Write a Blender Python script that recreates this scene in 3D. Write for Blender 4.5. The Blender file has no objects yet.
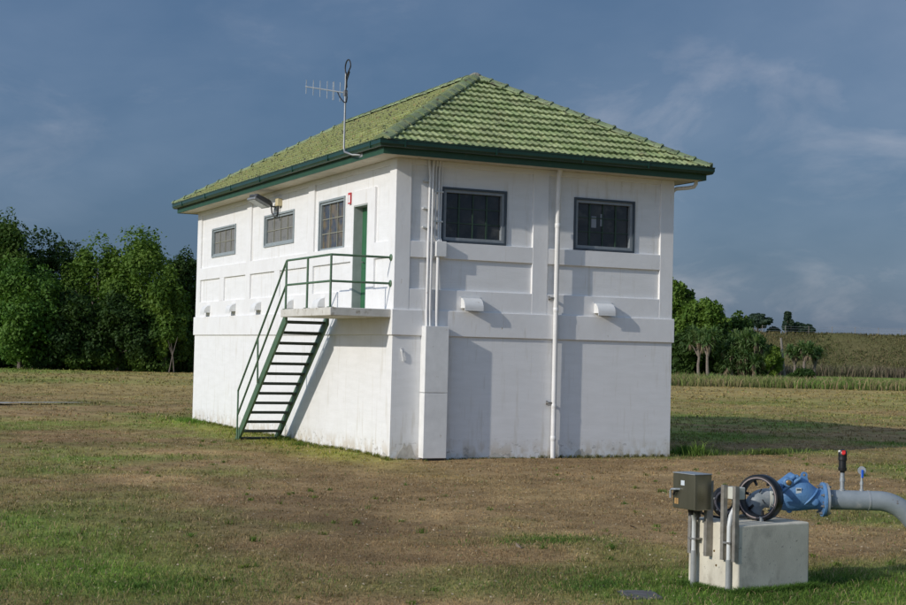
import bpy, bmesh, math, random
import numpy as np
from mathutils import Vector, Matrix
R = math.radians
scene = bpy.context.scene
C = scene.collection

# ------------------------------------------------------------------ camera
cam_d = bpy.data.cameras.new('camera'); cam = bpy.data.objects.new('camera', cam_d); C.objects.link(cam)
CAM = Vector((-11.3407, -26.9221, 2.1463))
cr = Vector((0.90447842, -0.42586867, 0.02355123)); cu = Vector((-0.03557258, -0.02029536, 0.99916099)); cf = Vector((0.42503338, 0.90455734, 0.03350596))
cam.matrix_world = Matrix(((cr.x, cu.x, -cf.x, CAM.x), (cr.y, cu.y, -cf.y, CAM.y), (cr.z, cu.z, -cf.z, CAM.z), (0, 0, 0, 1)))
cam_d.sensor_width = 36; cam_d.lens = 58.49; cam_d.clip_start = .1; cam_d.clip_end = 6000
scene.camera = cam

# ------------------------------------------------------------------ light
SUN_EL, SUN_A = R(24.0), R(11.8)            # sun low on the left, a little towards the viewer
to_sun = Vector((-math.cos(SUN_A) * math.cos(SUN_EL), -math.sin(SUN_A) * math.cos(SUN_EL), math.sin(SUN_EL)))
sun_d = bpy.data.lights.new('sun', 'SUN'); sun = bpy.data.objects.new('sun', sun_d); C.objects.link(sun)
sun_d.energy = 2.75; sun_d.angle = R(.53); sun_d.color = (1, .945, .865)
sun.rotation_euler = to_sun.to_track_quat('Z', 'Y').to_euler(); sun.location = to_sun * 60

world = bpy.data.worlds.new('World'); scene.world = world; world.use_nodes = True
def world_nodes():
    nt = world.node_tree; N = nt.nodes; L = nt.links
    for n in list(N): N.remove(n)
    out = N.new('ShaderNodeOutputWorld'); bg = N.new('ShaderNodeBackground'); L.new(bg.outputs[0], out.inputs[0])
    sky = N.new('ShaderNodeTexSky'); sky.sky_type = 'NISHITA'; sky.sun_disc = False
    sky.sun_elevation = SUN_EL; sky.sun_rotation = math.atan2(to_sun.x, to_sun.y)
    sky.dust_density = 2.0; sky.ozone_density = 4.0
    tc = N.new('ShaderNodeTexCoord')
    def math_(op, a, b=None, clamp=False):
        m = N.new('ShaderNodeMath'); m.operation = op; m.use_clamp = clamp
        for i, v in enumerate((a, b)):
            if v is None: continue
            if isinstance(v, (int, float)): m.inputs[i].default_value = v
            else: L.new(v, m.inputs[i])
        return m.outputs[0]
    sep = N.new('ShaderNodeSeparateXYZ'); L.new(tc.outputs['Generated'], sep.inputs[0])
    zc = math_('MAXIMUM', sep.outputs[2], 0.0)
    den = math_('ADD', zc, .34)
    px = math_('DIVIDE', sep.outputs[0], den); py = math_('DIVIDE', sep.outputs[1], den)
    comb = N.new('ShaderNodeCombineXYZ'); L.new(px, comb.inputs[0]); L.new(py, comb.inputs[1])
    def noise(sc, det, rough, off, dist=0):
        mp = N.new('ShaderNodeMapping'); mp.inputs['Location'].default_value = off; L.new(comb.outputs[0], mp.inputs[0])
        n = N.new('ShaderNodeTexNoise'); n.inputs['Scale'].default_value = sc; n.inputs['Detail'].default_value = det
        n.inputs['Roughness'].default_value = rough; n.inputs['Distortion'].default_value = dist; L.new(mp.outputs[0], n.inputs[0]); return n.outputs[0]
    def ramp(v, stops):
        r = N.new('ShaderNodeValToRGB'); e = r.color_ramp.elements
        e[0].position, e[0].color = stops[0][0], (*stops[0][1], 1); e[1].position, e[1].color = stops[-1][0], (*stops[-1][1], 1)
        for p, c in stops[1:-1]: x = e.new(p); x.color = (*c, 1)
        L.new(v, r.inputs[0]); return r.outputs[0]
    big = noise(.80, 6, .50, (8.955, 3.185, 0), .25)
    fine = noise(2.4, 7, .58, (5.3, 2.1, 0), .3)
    big = math_('ADD', big, math_('MULTIPLY', math_('SUBTRACT', fine, .5), .22))
    cl = ramp(big, [(.34, (.046, .092, .178)), (.46, (.056, .105, .192)), (.56, (.105, .155, .245)), (.68, (.19, .235, .32)), (.85, (.28, .32, .40))])
    wisp = noise(2.9, 9, .60, (1.105, 1.135, 0), .6)
    wm = ramp(wisp, [(.50, (0, 0, 0)), (.72, (1, 1, 1))])
    wb = ramp(big, [(.46, (0, 0, 0)), (.62, (1, 1, 1))])
    wf = math_('MULTIPLY', wm, wb); wf = math_('MULTIPLY', wf, .65)
    mx = N.new('ShaderNodeMixRGB'); L.new(wf, mx.inputs[0]); L.new(cl, mx.inputs[1]); mx.inputs[2].default_value = (.56, .53, .56, 1)
    # thin cloud scatters sunlight forwards: brightening towards the sun added to lift the shaded front wall
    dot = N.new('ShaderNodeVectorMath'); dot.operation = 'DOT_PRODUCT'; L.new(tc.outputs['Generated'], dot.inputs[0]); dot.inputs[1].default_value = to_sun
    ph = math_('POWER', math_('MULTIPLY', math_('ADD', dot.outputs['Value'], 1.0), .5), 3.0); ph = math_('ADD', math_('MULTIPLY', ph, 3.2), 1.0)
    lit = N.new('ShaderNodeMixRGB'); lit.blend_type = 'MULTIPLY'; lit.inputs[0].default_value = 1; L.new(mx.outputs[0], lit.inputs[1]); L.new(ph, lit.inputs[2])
    # clear sky behind the cloud sheet
    sc = N.new('ShaderNodeMixRGB'); sc.blend_type = 'MULTIPLY'; sc.inputs[0].default_value = 1
    L.new(sky.outputs[0], sc.inputs[1]); sc.inputs[2].default_value = (.13, .13, .13, 1)
    cov = math_('SUBTRACT', .87, math_('MULTIPLY', noise(.35, 3, .5, (9.2, 3.3, 0)), .15))
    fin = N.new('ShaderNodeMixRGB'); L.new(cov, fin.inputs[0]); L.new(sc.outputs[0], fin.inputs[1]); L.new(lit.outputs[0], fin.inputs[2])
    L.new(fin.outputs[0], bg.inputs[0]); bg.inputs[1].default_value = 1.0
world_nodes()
vs = scene.view_settings
vs.view_transform = 'Standard'; vs.look = 'None'; vs.exposure = 0.07; vs.gamma = 1; vs.use_curve_mapping = False
scene.cycles.max_bounces = 6; scene.cycles.diffuse_bounces = 3; scene.cycles.transparent_max_bounces = 4

# ------------------------------------------------------------------ materials
MATS = {}
def M(name, c, c2=None, sc=5.0, rough=.6, bump=0.0, bsc=40.0, metal=0.0, spec=.5, det=5, stretch=(1, 1, 1), lo=.35, hi=.65,
      spots=None, rnd=0.0, trans=None):
    """colour noise in world space + optional spots (colour, scale, threshold, softness) + bump"""
    m = bpy.data.materials.new(name); m.use_nodes = True; nt = m.node_tree; N = nt.nodes; L = nt.links
    b = N['Principled BSDF']; b.inputs['Roughness'].default_value = rough; b.inputs['Metallic'].default_value = metal
    b.inputs['Specular IOR Level'].default_value = spec
    geo = N.new('ShaderNodeNewGeometry')
    mp = N.new('ShaderNodeMapping'); mp.inputs['Scale'].default_value = stretch; L.new(geo.outputs['Position'], mp.inputs[0])
    def noise(s, d=5, vec=None):
        n = N.new('ShaderNodeTexNoise'); n.inputs['Scale'].default_value = s; n.inputs['Detail'].default_value = d
        n.inputs['Roughness'].default_value = .6; L.new((vec or mp).outputs[0], n.inputs[0]); return n.outputs[0]
    def mr(v, a, b_):
        r = N.new('ShaderNodeMapRange'); r.inputs[1].default_value = a; r.inputs[2].default_value = b_; L.new(v, r.inputs[0]); return r.outputs[0]
    col = None
    if c2:
        x = N.new('ShaderNodeMixRGB'); L.new(mr(noise(sc, det), lo, hi), x.inputs[0]); x.inputs[1].default_value = (*c, 1); x.inputs[2].default_value = (*c2, 1); col = x.outputs[0]
    else:
        x = N.new('ShaderNodeRGB'); x.outputs[0].default_value = (*c, 1); col = x.outputs[0]
    if rnd:
        oi = N.new('ShaderNodeObjectInfo'); r = N.new('ShaderNodeMapRange'); r.inputs[3].default_value = 1 - rnd; r.inputs[4].default_value = 1 + rnd
        L.new(oi.outputs['Random'], r.inputs[0]); x = N.new('ShaderNodeMixRGB'); x.blend_type = 'MULTIPLY'; x.inputs[0].default_value = 1
        L.new(col, x.inputs[1]); L.new(r.outputs[0], x.inputs[2]); col = x.outputs[0]
    for sp in (spots or []):
        scol, ssc, th, soft = sp[:4]; vec = geo
        if len(sp) > 4:
            vec = N.new('ShaderNodeMapping'); vec.inputs['Scale'].default_value = sp[4]; L.new(geo.outputs['Position'], vec.inputs[0])
        f = mr(noise(ssc, 6, vec), th, th + soft)
        if len(sp) > 5:      # limited to a height above ground (splash and damp)
            sep = N.new('ShaderNodeSeparateXYZ'); L.new(geo.outputs['Position'], sep.inputs[0])
            h = mr(sep.outputs[2], sp[5], sp[6]); q = N.new('ShaderNodeMath'); q.operation = 'MULTIPLY'; L.new(f, q.inputs[0]); L.new(h, q.inputs[1]); f = q.outputs[0]
        x = N.new('ShaderNodeMixRGB'); L.new(f, x.inputs[0]); L.new(col, x.inputs[1]); x.inputs[2].default_value = (*scol, 1); col = x.outputs[0]
    L.new(col, b.inputs['Base Color'])
    if bump:
        bp = N.new('ShaderNodeBump'); bp.inputs['Strength'].default_value = bump; bp.inputs['Distance'].default_value = .02
        L.new(noise(bsc, 5), bp.inputs['Height']); L.new(bp.outputs[0], b.inputs['Normal'])
    if trans:
        t = N.new('ShaderNodeBsdfTranslucent'); x = N.new('ShaderNodeMixRGB'); x.blend_type = 'MULTIPLY'; x.inputs[0].default_value = 1; L.new(col, x.inputs[1]); x.inputs[2].default_value = (1.5, 1.7, .8, 1)
        L.new(x.outputs[0], t.inputs[0]); ms = N.new('ShaderNodeMixShader'); ms.inputs[0].default_value = trans
        L.new(b.outputs[0], ms.inputs[1]); L.new(t.outputs[0], ms.inputs[2]); L.new(ms.outputs[0], N['Material Output'].inputs[0])
    MATS[name] = m; return m

WALL_SPOTS = [((.60, .57, .50), 2.2, .56, .25, (3, 3, .35)), ((.50, .42, .30), 5.0, .42, .16, (1, 1, .6), .40, -.05), ((.56, .49, .40), 7.0, .66, .08, (4, 4, .12)),
              ((.40, .38, .34), 5.0, .60, .010, (1, 1, 1.8), .46, .06), ((.45, .38, .28), 16, .70, .04)]
M('white_wall', (.80, .795, .78), (.75, .745, .725), 1.6, .62, .16, 9, spots=WALL_SPOTS, stretch=(1, 1, 5))
M('white_trim', (.80, .795, .78), (.755, .745, .725), 2.0, .6, .16, 12, spots=[((.58, .54, .45), 3, .60, .2, (3, 3, .4)), ((.40, .31, .20), 9, .70, .05, (1, 1, .4))])
M('bare_cement', (.60, .57, .50), (.44, .41, .35), 9, .9, .4, 40)
M('soffit', (.52, .47, .37), (.62, .57, .46), 3, .8, spots=[((.30, .24, .16), 4, .60, .12)])
M('white_pvc', (.78, .77, .75), (.70, .69, .66), 3, .35, spots=[((.45, .36, .28), 6, .68, .08)])
M('white_metal', (.76, .76, .74), (.68, .68, .66), 4, .45, spots=[((.40, .32, .24), 10, .68, .06)])
M('concrete', (.63, .585, .47), (.53, .49, .39), 4, .85, .15, 70, spots=[((.36, .335, .27), 3.2, .54, .18), ((.20, .18, .14), 12, .66, .08), ((.28, .26, .22), 26, .64, .06), ((.33, .29, .22), 4, .50, .2, (2, 2, 1), .3, 0)])
M('landing_concrete', (.62, .60, .54), (.50, .48, .42), 4, .85, .3, 40, spots=[((.30, .26, .19), 6, .58, .12)])
M('tile', (.205, .26, .10), (.325, .36, .165), 2.6, .75, .4, 45, rnd=.20, lo=.4, hi=.6, spots=[((.30, .27, .12), 3.0, .60, .12), ((.062, .060, .036), 13, .60, .05), ((.36, .37, .26), 30, .68, .04)])
M('tile_mossy', (.25, .285, .095), (.34, .355, .145), 2.2, .8, .5, 45, rnd=.2, spots=[((.34, .28, .12), 3.5, .56, .12), ((.070, .065, .042), 10, .55, .06), ((.42, .42, .30), 24, .66, .04)])
M('cap', (.17, .225, .10), (.25, .29, .15), 3, .8, .4, 40, rnd=.15, spots=[((.09, .085, .055), 9, .56, .07), ((.38, .36, .28), 20, .66, .05)])
M('mortar', (.30, .28, .23), (.16, .15, .11), 12, .95, .6, 40)
M('roof_deck', (.03, .03, .026), rough=.9)
M('gutter_green', (.008, .036, .021), (.013, .047, .027), 3, .32, spots=[((.04, .085, .055), 6, .66, .1, (1, 1, 3))])
M('fascia_green', (.016, .062, .029), (.022, .075, .036), 4, .5, spots=[((.09, .10, .06), 8, .66, .08)])
M('rail_green', (.060, .125, .066), (.09, .155, .088), 8, .5, .2, 60, spots=[((.20, .10, .045), 18, .66, .05)])
M('tread_green', (.03, .045, .03), (.05, .06, .045), 10, .8, .3, 60)
M('door_green', (.026, .120, .052), (.034, .14, .062), 3, .5)
M('jamb_grey', (.40, .43, .40), (.34, .37, .34), 6, .6)
M('frame_grey', (.25, .29, .30), (.31, .345, .35), 8, .5)
M('frame_blue', (.045, .062, .078), (.062, .08, .098), 8, .5)
M('frame_light', (.27, .295, .31), (.22, .245, .26), 8, .5)
M('mullion_green', (.022, .050, .032), (.034, .068, .042), 8, .5)
M('mullion_tan', (.30, .29, .22), (.24, .24, .19), 8, .6)
M('glass_dark', (.018, .020, .022), (.040, .041, .042), 3, .16, spec=.5, spots=[((.075, .074, .068), 2.5, .56, .14), ((.06, .062, .06), 30, .60, .1)])
M('glass_screen', (.16, .16, .15), (.21, .205, .19), 30, .55, spots=[((.07, .075, .075), 5, .55, .2)])
M('glass_reflection', (.055, .062, .075), (.16, .125, .075), 3.0, .22, lo=.42, hi=.6)  # blue and brown reflections painted into the base colour of the panes
M('sign_red', (.55, .05, .05), rough=.4); M('sign_white', (.78, .77, .76), rough=.4)
M('galv', (.40, .42, .42), (.30, .32, .33), 10, .42, .1, 60, metal=.35, spots=[((.50, .50, .48), 14, .64, .1)])
M('pipe_grey', (.205, .235, .25), (.26, .29, .305), 7, .42, .1, 70, spots=[((.36, .37, .37), 8, .58, .12), ((.15, .13, .11), 16, .64, .06), ((.24, .17, .11), 9, .68, .06)])
M('pipe_band', (.17, .20, .22), (.20, .23, .25), 9, .5)
M('valve_blue', (.085, .200, .385), (.11, .235, .42), 9, .50, .25, 60, spots=[((.05, .14, .30), 6, .54, .16), ((.16, .12, .09), 14, .66, .06), ((.32, .36, .40), 34, .68, .04)])
M('stainless', (.21, .20, .145), (.27, .255, .19), 5, .30, metal=.85, stretch=(1, 1, .3))
M('strut', (.33, .31, .27), (.22, .20, .17), 14, .5, metal=.4)
M('black_rubber', (.006, .006, .007), (.012, .012, .013), 8, .38)
M('black_plastic', (.012, .012, .013), rough=.35)
M('pink_line', (.26, .21, .20), rough=.5)
M('brass', (.30, .20, .08), (.22, .14, .06), 20, .4, metal=.6)
M('bolt', (.36, .36, .35), (.22, .20, .17), 30, .45, metal=.6)
M('red_plastic', (.70, .035, .03), rough=.35); M('blue_plastic', (.02, .11, .55), rough=.4)
M('pale_box', (.55, .55, .47), (.50, .50, .43), 9, .5)
M('label_white', (.55, .60, .62), rough=.4); M('label_orange', (.42, .25, .09), (.30, .18, .07), 60, .5)
M('conduit_grey', (.30, .31, .30), (.24, .25, .24), 9, .5); M('conduit_white', (.62, .63, .61), (.54, .55, .53), 9, .45)
M('lamp_grey', (.30, .31, .31), (.24, .25, .25), 10, .45, metal=.4); M('lamp_dark', (.06, .065, .07), rough=.5); M('lens', (.62, .64, .62), (.5, .52, .5), 9, .25)
M('cream_plastic', (.60, .52, .32), rough=.5)
M('cable', (.015, .015, .016), rough=.5)
M('interior', (.02, .02, .02), rough=.9); M('paper', (.26, .28, .31), rough=.6)
M('bark', (.10, .082, .065), (.17, .14, .115), 6, .9, .5, 12, stretch=(1, 1, .3))
M('bark_pale', (.15, .12, .10), (.22, .18, .15), 5, .9, .4, 10, stretch=(1, 1, 3))
M('timber', (.26, .235, .20), (.18, .16, .135), 5, .85, stretch=(1, 1, .2))
LEAF = dict(rough=.6, trans=.22, spec=.15, det=3)
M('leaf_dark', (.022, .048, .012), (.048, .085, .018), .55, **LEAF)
M('leaf_mid', (.042, .084, .015), (.080, .13, .025), .55, **LEAF)
M('leaf_light', (.064, .122, .018), (.118, .185, .030), .55, **LEAF)
M('leaf_bright', (.048, .112, .017), (.10, .18, .030), .55, **LEAF)
M('leaf_far', (.030, .055, .040), (.055, .085, .050), .5, **LEAF)
M('leaf_strap', (.070, .135, .045), (.15, .205, .075), 1.2, **LEAF)
M('leaf_yellow', (.12, .19, .030), (.17, .24, .04), 1.0, **LEAF)
M('dead_leaf', (.24, .18, .12), (.17, .12, .08), 2, .8)
M('gravel_mat', (.25, .235, .20), (.40, .385, .345), 9, .9, .6, 30)
M('pit_cover', (.075, .07, .075), (.12, .115, .115), 9, .85, .4, 60)

def attr_mat(name, fine, bump):
    """dry / green / straw turf, mixed from the mesh's own 'turf' colour attribute"""
    m = bpy.data.materials.new(name); m.use_nodes = True; nt = m.node_tree; N = nt.nodes; L = nt.links
    b = N['Principled BSDF']; b.inputs['Roughness'].default_value = .85; b.inputs['Specular IOR Level'].default_value = .12
    a = N.new('ShaderNodeAttribute'); a.attribute_name = 'turf'
    col = a.outputs['Color']
    geo = N.new('ShaderNodeNewGeometry')
    for s, amt in fine:
        n = N.new('ShaderNodeTexNoise'); n.inputs['Scale'].default_value = s; n.inputs['Detail'].default_value = 6; n.inputs['Roughness'].default_value = .65
        L.new(geo.outputs['Position'], n.inputs[0])
        r = N.new('ShaderNodeMapRange'); r.inputs[1].default_value = .32; r.inputs[2].default_value = .68; r.inputs[3].default_value = 1 - amt; r.inputs[4].default_value = 1 + amt
        L.new(n.outputs[0], r.inputs[0]); x = N.new('ShaderNodeMixRGB'); x.blend_type = 'MULTIPLY'; x.inputs[0].default_value = 1; L.new(col, x.inputs[1]); L.new(r.outputs[0], x.inputs[2]); col = x.outputs[0]
    L.new(col, b.inputs['Base Color'])
    if bump:
        n = N.new('ShaderNodeTexNoise'); n.inputs['Scale'].default_value = 9; n.inputs['Detail'].default_value = 8; n.inputs['Roughness'].default_value = .75; L.new(geo.outputs['Position'], n.inputs[0])
        bp = N.new('ShaderNodeBump'); bp.inputs['Strength'].default_value = bump; bp.inputs['Distance'].default_value = .06; L.new(n.outputs[0], bp.inputs['Height']); L.new(bp.outputs[0], b.inputs['Normal'])
    else:
        t = N.new('ShaderNodeBsdfTranslucent'); L.new(col, t.inputs[0]); ms = N.new('ShaderNodeMixShader'); ms.inputs[0].default_value = .25
        L.new(b.outputs[0], ms.inputs[1]); L.new(t.outputs[0], ms.inputs[2]); L.new(ms.outputs[0], N['Material Output'].inputs[0])
    MATS[name] = m
attr_mat('turf_ground', [(.7, .16), (14, .30), (60, .25)], .9)
attr_mat('turf_blade', [(1.7, .12)], 0)

# ------------------------------------------------------------------ mesh helpers
def root_loc(p):
    v = Vector((0, 0, 0))
    while p is not None: v = v + p.location; p = p.parent
    return v
def link(name, me, parent=None, mat=None):
    o = bpy.data.objects.new(name, me); C.objects.link(o)
    if parent: o.parent = parent
    if mat: me.materials.append(MATS[mat])
    return o
def tag(o, label=None, cat=None, group=None, kind=None):
    for k, v in (('label', label), ('category', cat), ('group', group), ('kind', kind)):
        if v: o[k] = v
    return o
def thing(name, loc, label, cat, group=None):
    e = bpy.data.objects.new(name, None); C.objects.link(e); e.location = loc; e.empty_display_size = .2
    return tag(e, label, cat, group)

class MB:
    def __init__(s, mat=None): s.v = []; s.f = []; s.M = mat or Matrix.Identity(4)
    def add(s, vs, fs):
        n = len(s.v); s.v += [s.M @ Vector(p) for p in vs]; s.f += [tuple(i + n for i in f) for f in fs]; return s
    def box(s, a, b):
        (x0, y0, z0), (x1, y1, z1) = a, b
        x0, x1 = min(x0, x1), max(x0, x1); y0, y1 = min(y0, y1), max(y0, y1); z0, z1 = min(z0, z1), max(z0, z1)
        return s.add([(x0, y0, z0), (x1, y0, z0), (x1, y1, z0), (x0, y1, z0), (x0, y0, z1), (x1, y0, z1), (x1, y1, z1), (x0, y1, z1)],
                     [(0, 3, 2, 1), (4, 5, 6, 7), (0, 1, 5, 4), (1, 2, 6, 5), (2, 3, 7, 6), (3, 0, 4, 7)])
    def rings(s, rings, caps=True):
        k = len(rings[0]); n = len(rings); vs = [p for r in rings for p in r]; fs = []
        for i in range(n - 1):
            for j in range(k):
                fs.append((i * k + j, i * k + (j + 1) % k, (i + 1) * k + (j + 1) % k, (i + 1) * k + j))
        if caps: fs.append(tuple(range(k - 1, -1, -1))); fs.append(tuple((n - 1) * k + j for j in range(k)))
        return s.add(vs, fs)
    def tube(s, pts, r, k=10, caps=True):
        pts = [Vector(p) for p in pts]; rs = r if isinstance(r, (list, tuple)) else [r] * len(pts); out = []; ref = None
        for i, p in enumerate(pts):
            a = pts[max(i - 1, 0)]; b = pts[min(i + 1, len(pts) - 1)]; t = (b - a).normalized()
            if ref is None: ref = Vector((0, 0, 1)) if abs(t.z) < .9 else Vector((1, 0, 0))
            u = (ref - t * ref.dot(t)).normalized(); w = t.cross(u); ref = u
            out.append([p + (u * math.cos(j * 2 * math.pi / k) + w * math.sin(j * 2 * math.pi / k)) * rs[i] for j in range(k)])
        return s.rings(out, caps)
    def lathe(s, o, axis, prof, k=24):
        o = Vector(o); t = Vector(axis).normalized(); ref = Vector((0, 0, 1)) if abs(t.z) < .9 else Vector((1, 0, 0))
        u = (ref - t * ref.dot(t)).normalized(); w = t.cross(u)
        return s.rings([[o + t * h + (u * math.cos(j * 2 * math.pi / k) + w * math.sin(j * 2 * math.pi / k)) * max(r, 1e-4) for j in range(k)] for h, r in prof])
    def ring_solid(s, o, axis, prof, k=40):      # closed profile revolved (no caps): a tyre or a rim
        o = Vector(o); t = Vector(axis).normalized(); ref = Vector((0, 0, 1)) if abs(t.z) < .9 else Vector((1, 0, 0))
        u = (ref - t * ref.dot(t)).normalized(); w = t.cross(u)
        return s.rings([[o + t * h + (u * math.cos(j * 2 * math.pi / k) + w * math.sin(j * 2 * math.pi / k)) * r for j in range(k)] for h, r in prof + [prof[0]]], False)
    def build(s, name, mat, parent=None, smooth=False, bevel=0, seg=1):
        off = root_loc(parent) if parent else Vector((0, 0, 0))
        me = bpy.data.meshes.new(name); me.from_pydata([tuple(v - off) for v in s.v], [], s.f)
        bm = bmesh.new(); bm.from_mesh(me); bmesh.ops.recalc_face_normals(bm, faces=bm.faces)
        if bevel:
            bmesh.ops.bevel(bm, geom=list(bm.edges), offset=bevel, segments=seg, affect='EDGES', profile=.5, clamp_overlap=True)
        bm.to_mesh(me); bm.free()
        if smooth:
            for p in me.polygons: p.use_smooth = True
            me.set_sharp_from_angle(angle=R(38))
        return link(name, me, parent, mat)

def np_mesh(name, V, F):
    V = np.asarray(V, np.float32); F = np.asarray(F, np.int32); k = F.shape[1]
    me = bpy.data.meshes.new(name); me.vertices.add(len(V)); me.vertices.foreach_set('co', V.ravel())
    me.loops.add(F.size); me.loops.foreach_set('vertex_index', F.ravel())
    me.polygons.add(len(F)); me.polygons.foreach_set('loop_start', np.arange(0, F.size, k, dtype=np.int32)); me.polygons.foreach_set('loop_total', np.full(len(F), k, np.int32))
    me.update(calc_edges=True); return me
def set_turf(me, col):
    a = me.attributes.new('turf', 'FLOAT_COLOR', 'POINT'); a.data.foreach_set('color', np.c_[col, np.ones(len(col))].astype(np.float32).ravel())

# value noise for the turf pattern
_rg = np.random.default_rng(5); _tab = _rg.random((256, 256))
def vn(x, y, s, ox=0.0, oy=0.0):
    x = np.asarray(x) / s + ox; y = np.asarray(y) / s + oy; xi = np.floor(x).astype(int); yi = np.floor(y).astype(int); fx = x - xi; fy = y - yi
    fx = fx * fx * (3 - 2 * fx); fy = fy * fy * (3 - 2 * fy); g = lambda a, b: _tab[a & 255, b & 255]
    return (g(xi, yi) * (1 - fx) + g(xi + 1, yi) * fx) * (1 - fy) + (g(xi, yi + 1) * (1 - fx) + g(xi + 1, yi + 1) * fx) * fy
def fbm(x, y, s, o=4, seed=0.0):
    t = 0; a = .5; n = 0
    for i in range(o): t = t + a * vn(x, y, s / 2 ** i, 17.3 * i + seed, 9.1 * i + seed * 2.3); n += a; a *= .55
    return t / n
def blob(x, y, cx, cy, rx, ry, rot=0.0):
    dx, dy = x - cx, y - cy; c, s_ = math.cos(rot), math.sin(rot); u = (dx * c + dy * s_) / rx; v = (-dx * s_ + dy * c) / ry
    return np.exp(-(u * u + v * v))
YAW = .43926
E1 = Vector((math.cos(YAW), -math.sin(YAW), 0)); E2 = Vector((math.sin(YAW), math.cos(YAW), 0))
def turf(x, y):
    """turf colour and blade length factor at ground points: dry brown lawn, green patches, straw far field"""
    x = np.asarray(x, float); y = np.asarray(y, float)
    d = (x - CAM.x) * E2.x + (y - CAM.y) * E2.y
    g = (fbm(x, y, 3.2, 5, 3.1) - .52) * 2.6
    g += .95 * blob(x, y, -2.9, -15.9, 1.7, 1.2) + .60 * blob(x, y, -8.4, -13.2, 1.8, 1.7) + .55 * blob(x, y, -6.6, .8, 1.6, 5.0) + .22 * blob(x, y, -4.0, -13.4, 1.8, 1.0)
    g += .50 * blob(x, y, -8.5, -10.5, 1.5, 3.2) + .75 * blob(x, y, -.5, 6, .8, 9) + .4 * blob(x, y, -2.9, -12.0, .8, .5) + .8 * blob(x, y, 8.5, 1.0, 3, .8) + .15 * blob(x, y, 12, 6, 9, 5)
    g -= .85 * blob(x, y, -1.5, -6.5, 3.2, 4.2) + .30 * blob(x, y, -5.6, -12.6, 1.5, 2.2) + .45 * blob(x, y, 3.0, -5.5, 5, 2.5) + .35 * blob(x, y, -5.0, -9.5, 1.8, 2.2) + .5 * blob(x, y, 4.5, -1.3, 4.5, 1.2)
    far = np.clip((d - 40) / 40, 0, 1)
    streak = (fbm(x * E1.x + y * E1.y, (x * E2.x + y * E2.y) * 1.0, 22, 4, 8.7) - .5) * 2.4 + (vn(x * E1.x + y * E1.y, d, 9.0, 3.3, 1.1) - .5) * .7
    g = g * (1 - far) + (streak - .05) * far
    g += 1.1 * np.clip((d - 128) / 12, 0, 1) * np.clip((x * E1.x + y * E1.y) / 20 - 1, 0, 1)
    g = np.clip(g * .95 + .25, 0, 1)[..., None]
    n2 = fbm(x, y, .9, 4, 11.0)[..., None]; n3 = fbm(x, y, 5.5, 3, 21.0)[..., None]
    dry = np.array([.190, .122, .058]) * (1 - n2) + np.array([.275, .19, .090]) * n2
    dry = dry * (1 - .35 * np.clip((n3 - .52) * 5, 0, 1)) + np.array([.045, .03, .018]) * np.clip((n3 - .52) * 5, 0, 1) * .3
    straw = np.array([.265, .205, .072]); f3 = (far * .8)[..., None]; dry = dry * (1 - f3) + straw * (.85 + .3 * n2) * f3
    grn = np.array([.070, .132, .016]) * (1 - n2) + np.array([.135, .195, .034]) * n2
    col = dry * (1 - g) + grn * g
    ye = (.55 * blob(x, y, -.6, 6, .7, 8) + .25 * blob(x, y, -1.2, 0, 1.2, 2.5))[..., None]
    col = col * (1 - ye) + np.array([.27, .225, .045]) * ye
    tuft = fbm(x, y, .32, 3, 41.0)[..., None]; col = col * (.62 + .76 * tuft) * (1 + .30 * (vn(x, y, 1.3, 2.2, 7.1)[..., None] - .5))
    return col * 1.52, g[..., 0]

# ------------------------------------------------------------------ ground
def gz(x, y):
    return (fbm(x, y, 2.4, 3, 31.0) - .5) * .09 - .012
def axis_lines(a, b, st, far):
    m = list(np.arange(a, b, st)); s = st; v = b
    while v < far: m.append(v); s *= 1.13; v += s
    s = st; v = a
    while v > -far: s *= 1.13; v -= s; m.insert(0, v)
    return np.array(m)
def build_ground():
    xs = axis_lines(-16, 26, .22, 3000); ys = axis_lines(-20, 40, .22, 3000)
    X, Y = np.meshgrid(xs, ys); nx, ny = len(xs), len(ys)
    V = np.c_[X.ravel(), Y.ravel(), gz(X, Y).ravel()]
    i = (np.arange(ny - 1)[:, None] * nx + np.arange(nx - 1)[None, :]).ravel()
    me = np_mesh('ground', V, np.c_[i, i + 1, i + nx + 1, i + nx]); set_turf(me, turf(V[:, 0], V[:, 1])[0])
    for p in me.polygons: p.use_smooth = True
    tag(link('ground', me, None, 'turf_ground'), 'dry brown lawn with green patches round the white building', None, None, 'structure')
build_ground()
def along(s, d, z=0.0):      # s metres to the right of the view axis, d metres away from the viewpoint
    p = Vector((CAM.x, CAM.y, 0)) + E1 * s + E2 * d; return Vector((p.x, p.y, z))

rng = random.Random(11)
def build_track():
    b = MB(); n = 60; vs = []; fs = []
    for i in range(n + 1):
        t = i / n; x = -14 + 13.6 * t; y = 23.6 + 2.1 * t + .5 * math.sin(t * 9); w = (.95 + .3 * math.sin(i * 1.7) + .2 * math.sin(i * .6)) * (1 - t ** 6) * .55
        vs += [(x, y - w, .044), (x, y + w, .044)]
        if i: k = 2 * i; fs.append((k - 2, k, k + 1, k - 1))
    b.add(vs, fs); tag(b.build('gravel_track', 'gravel_mat'), 'pale strip of gravel across the lawn at far left', None, None, 'structure')
build_track()

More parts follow.
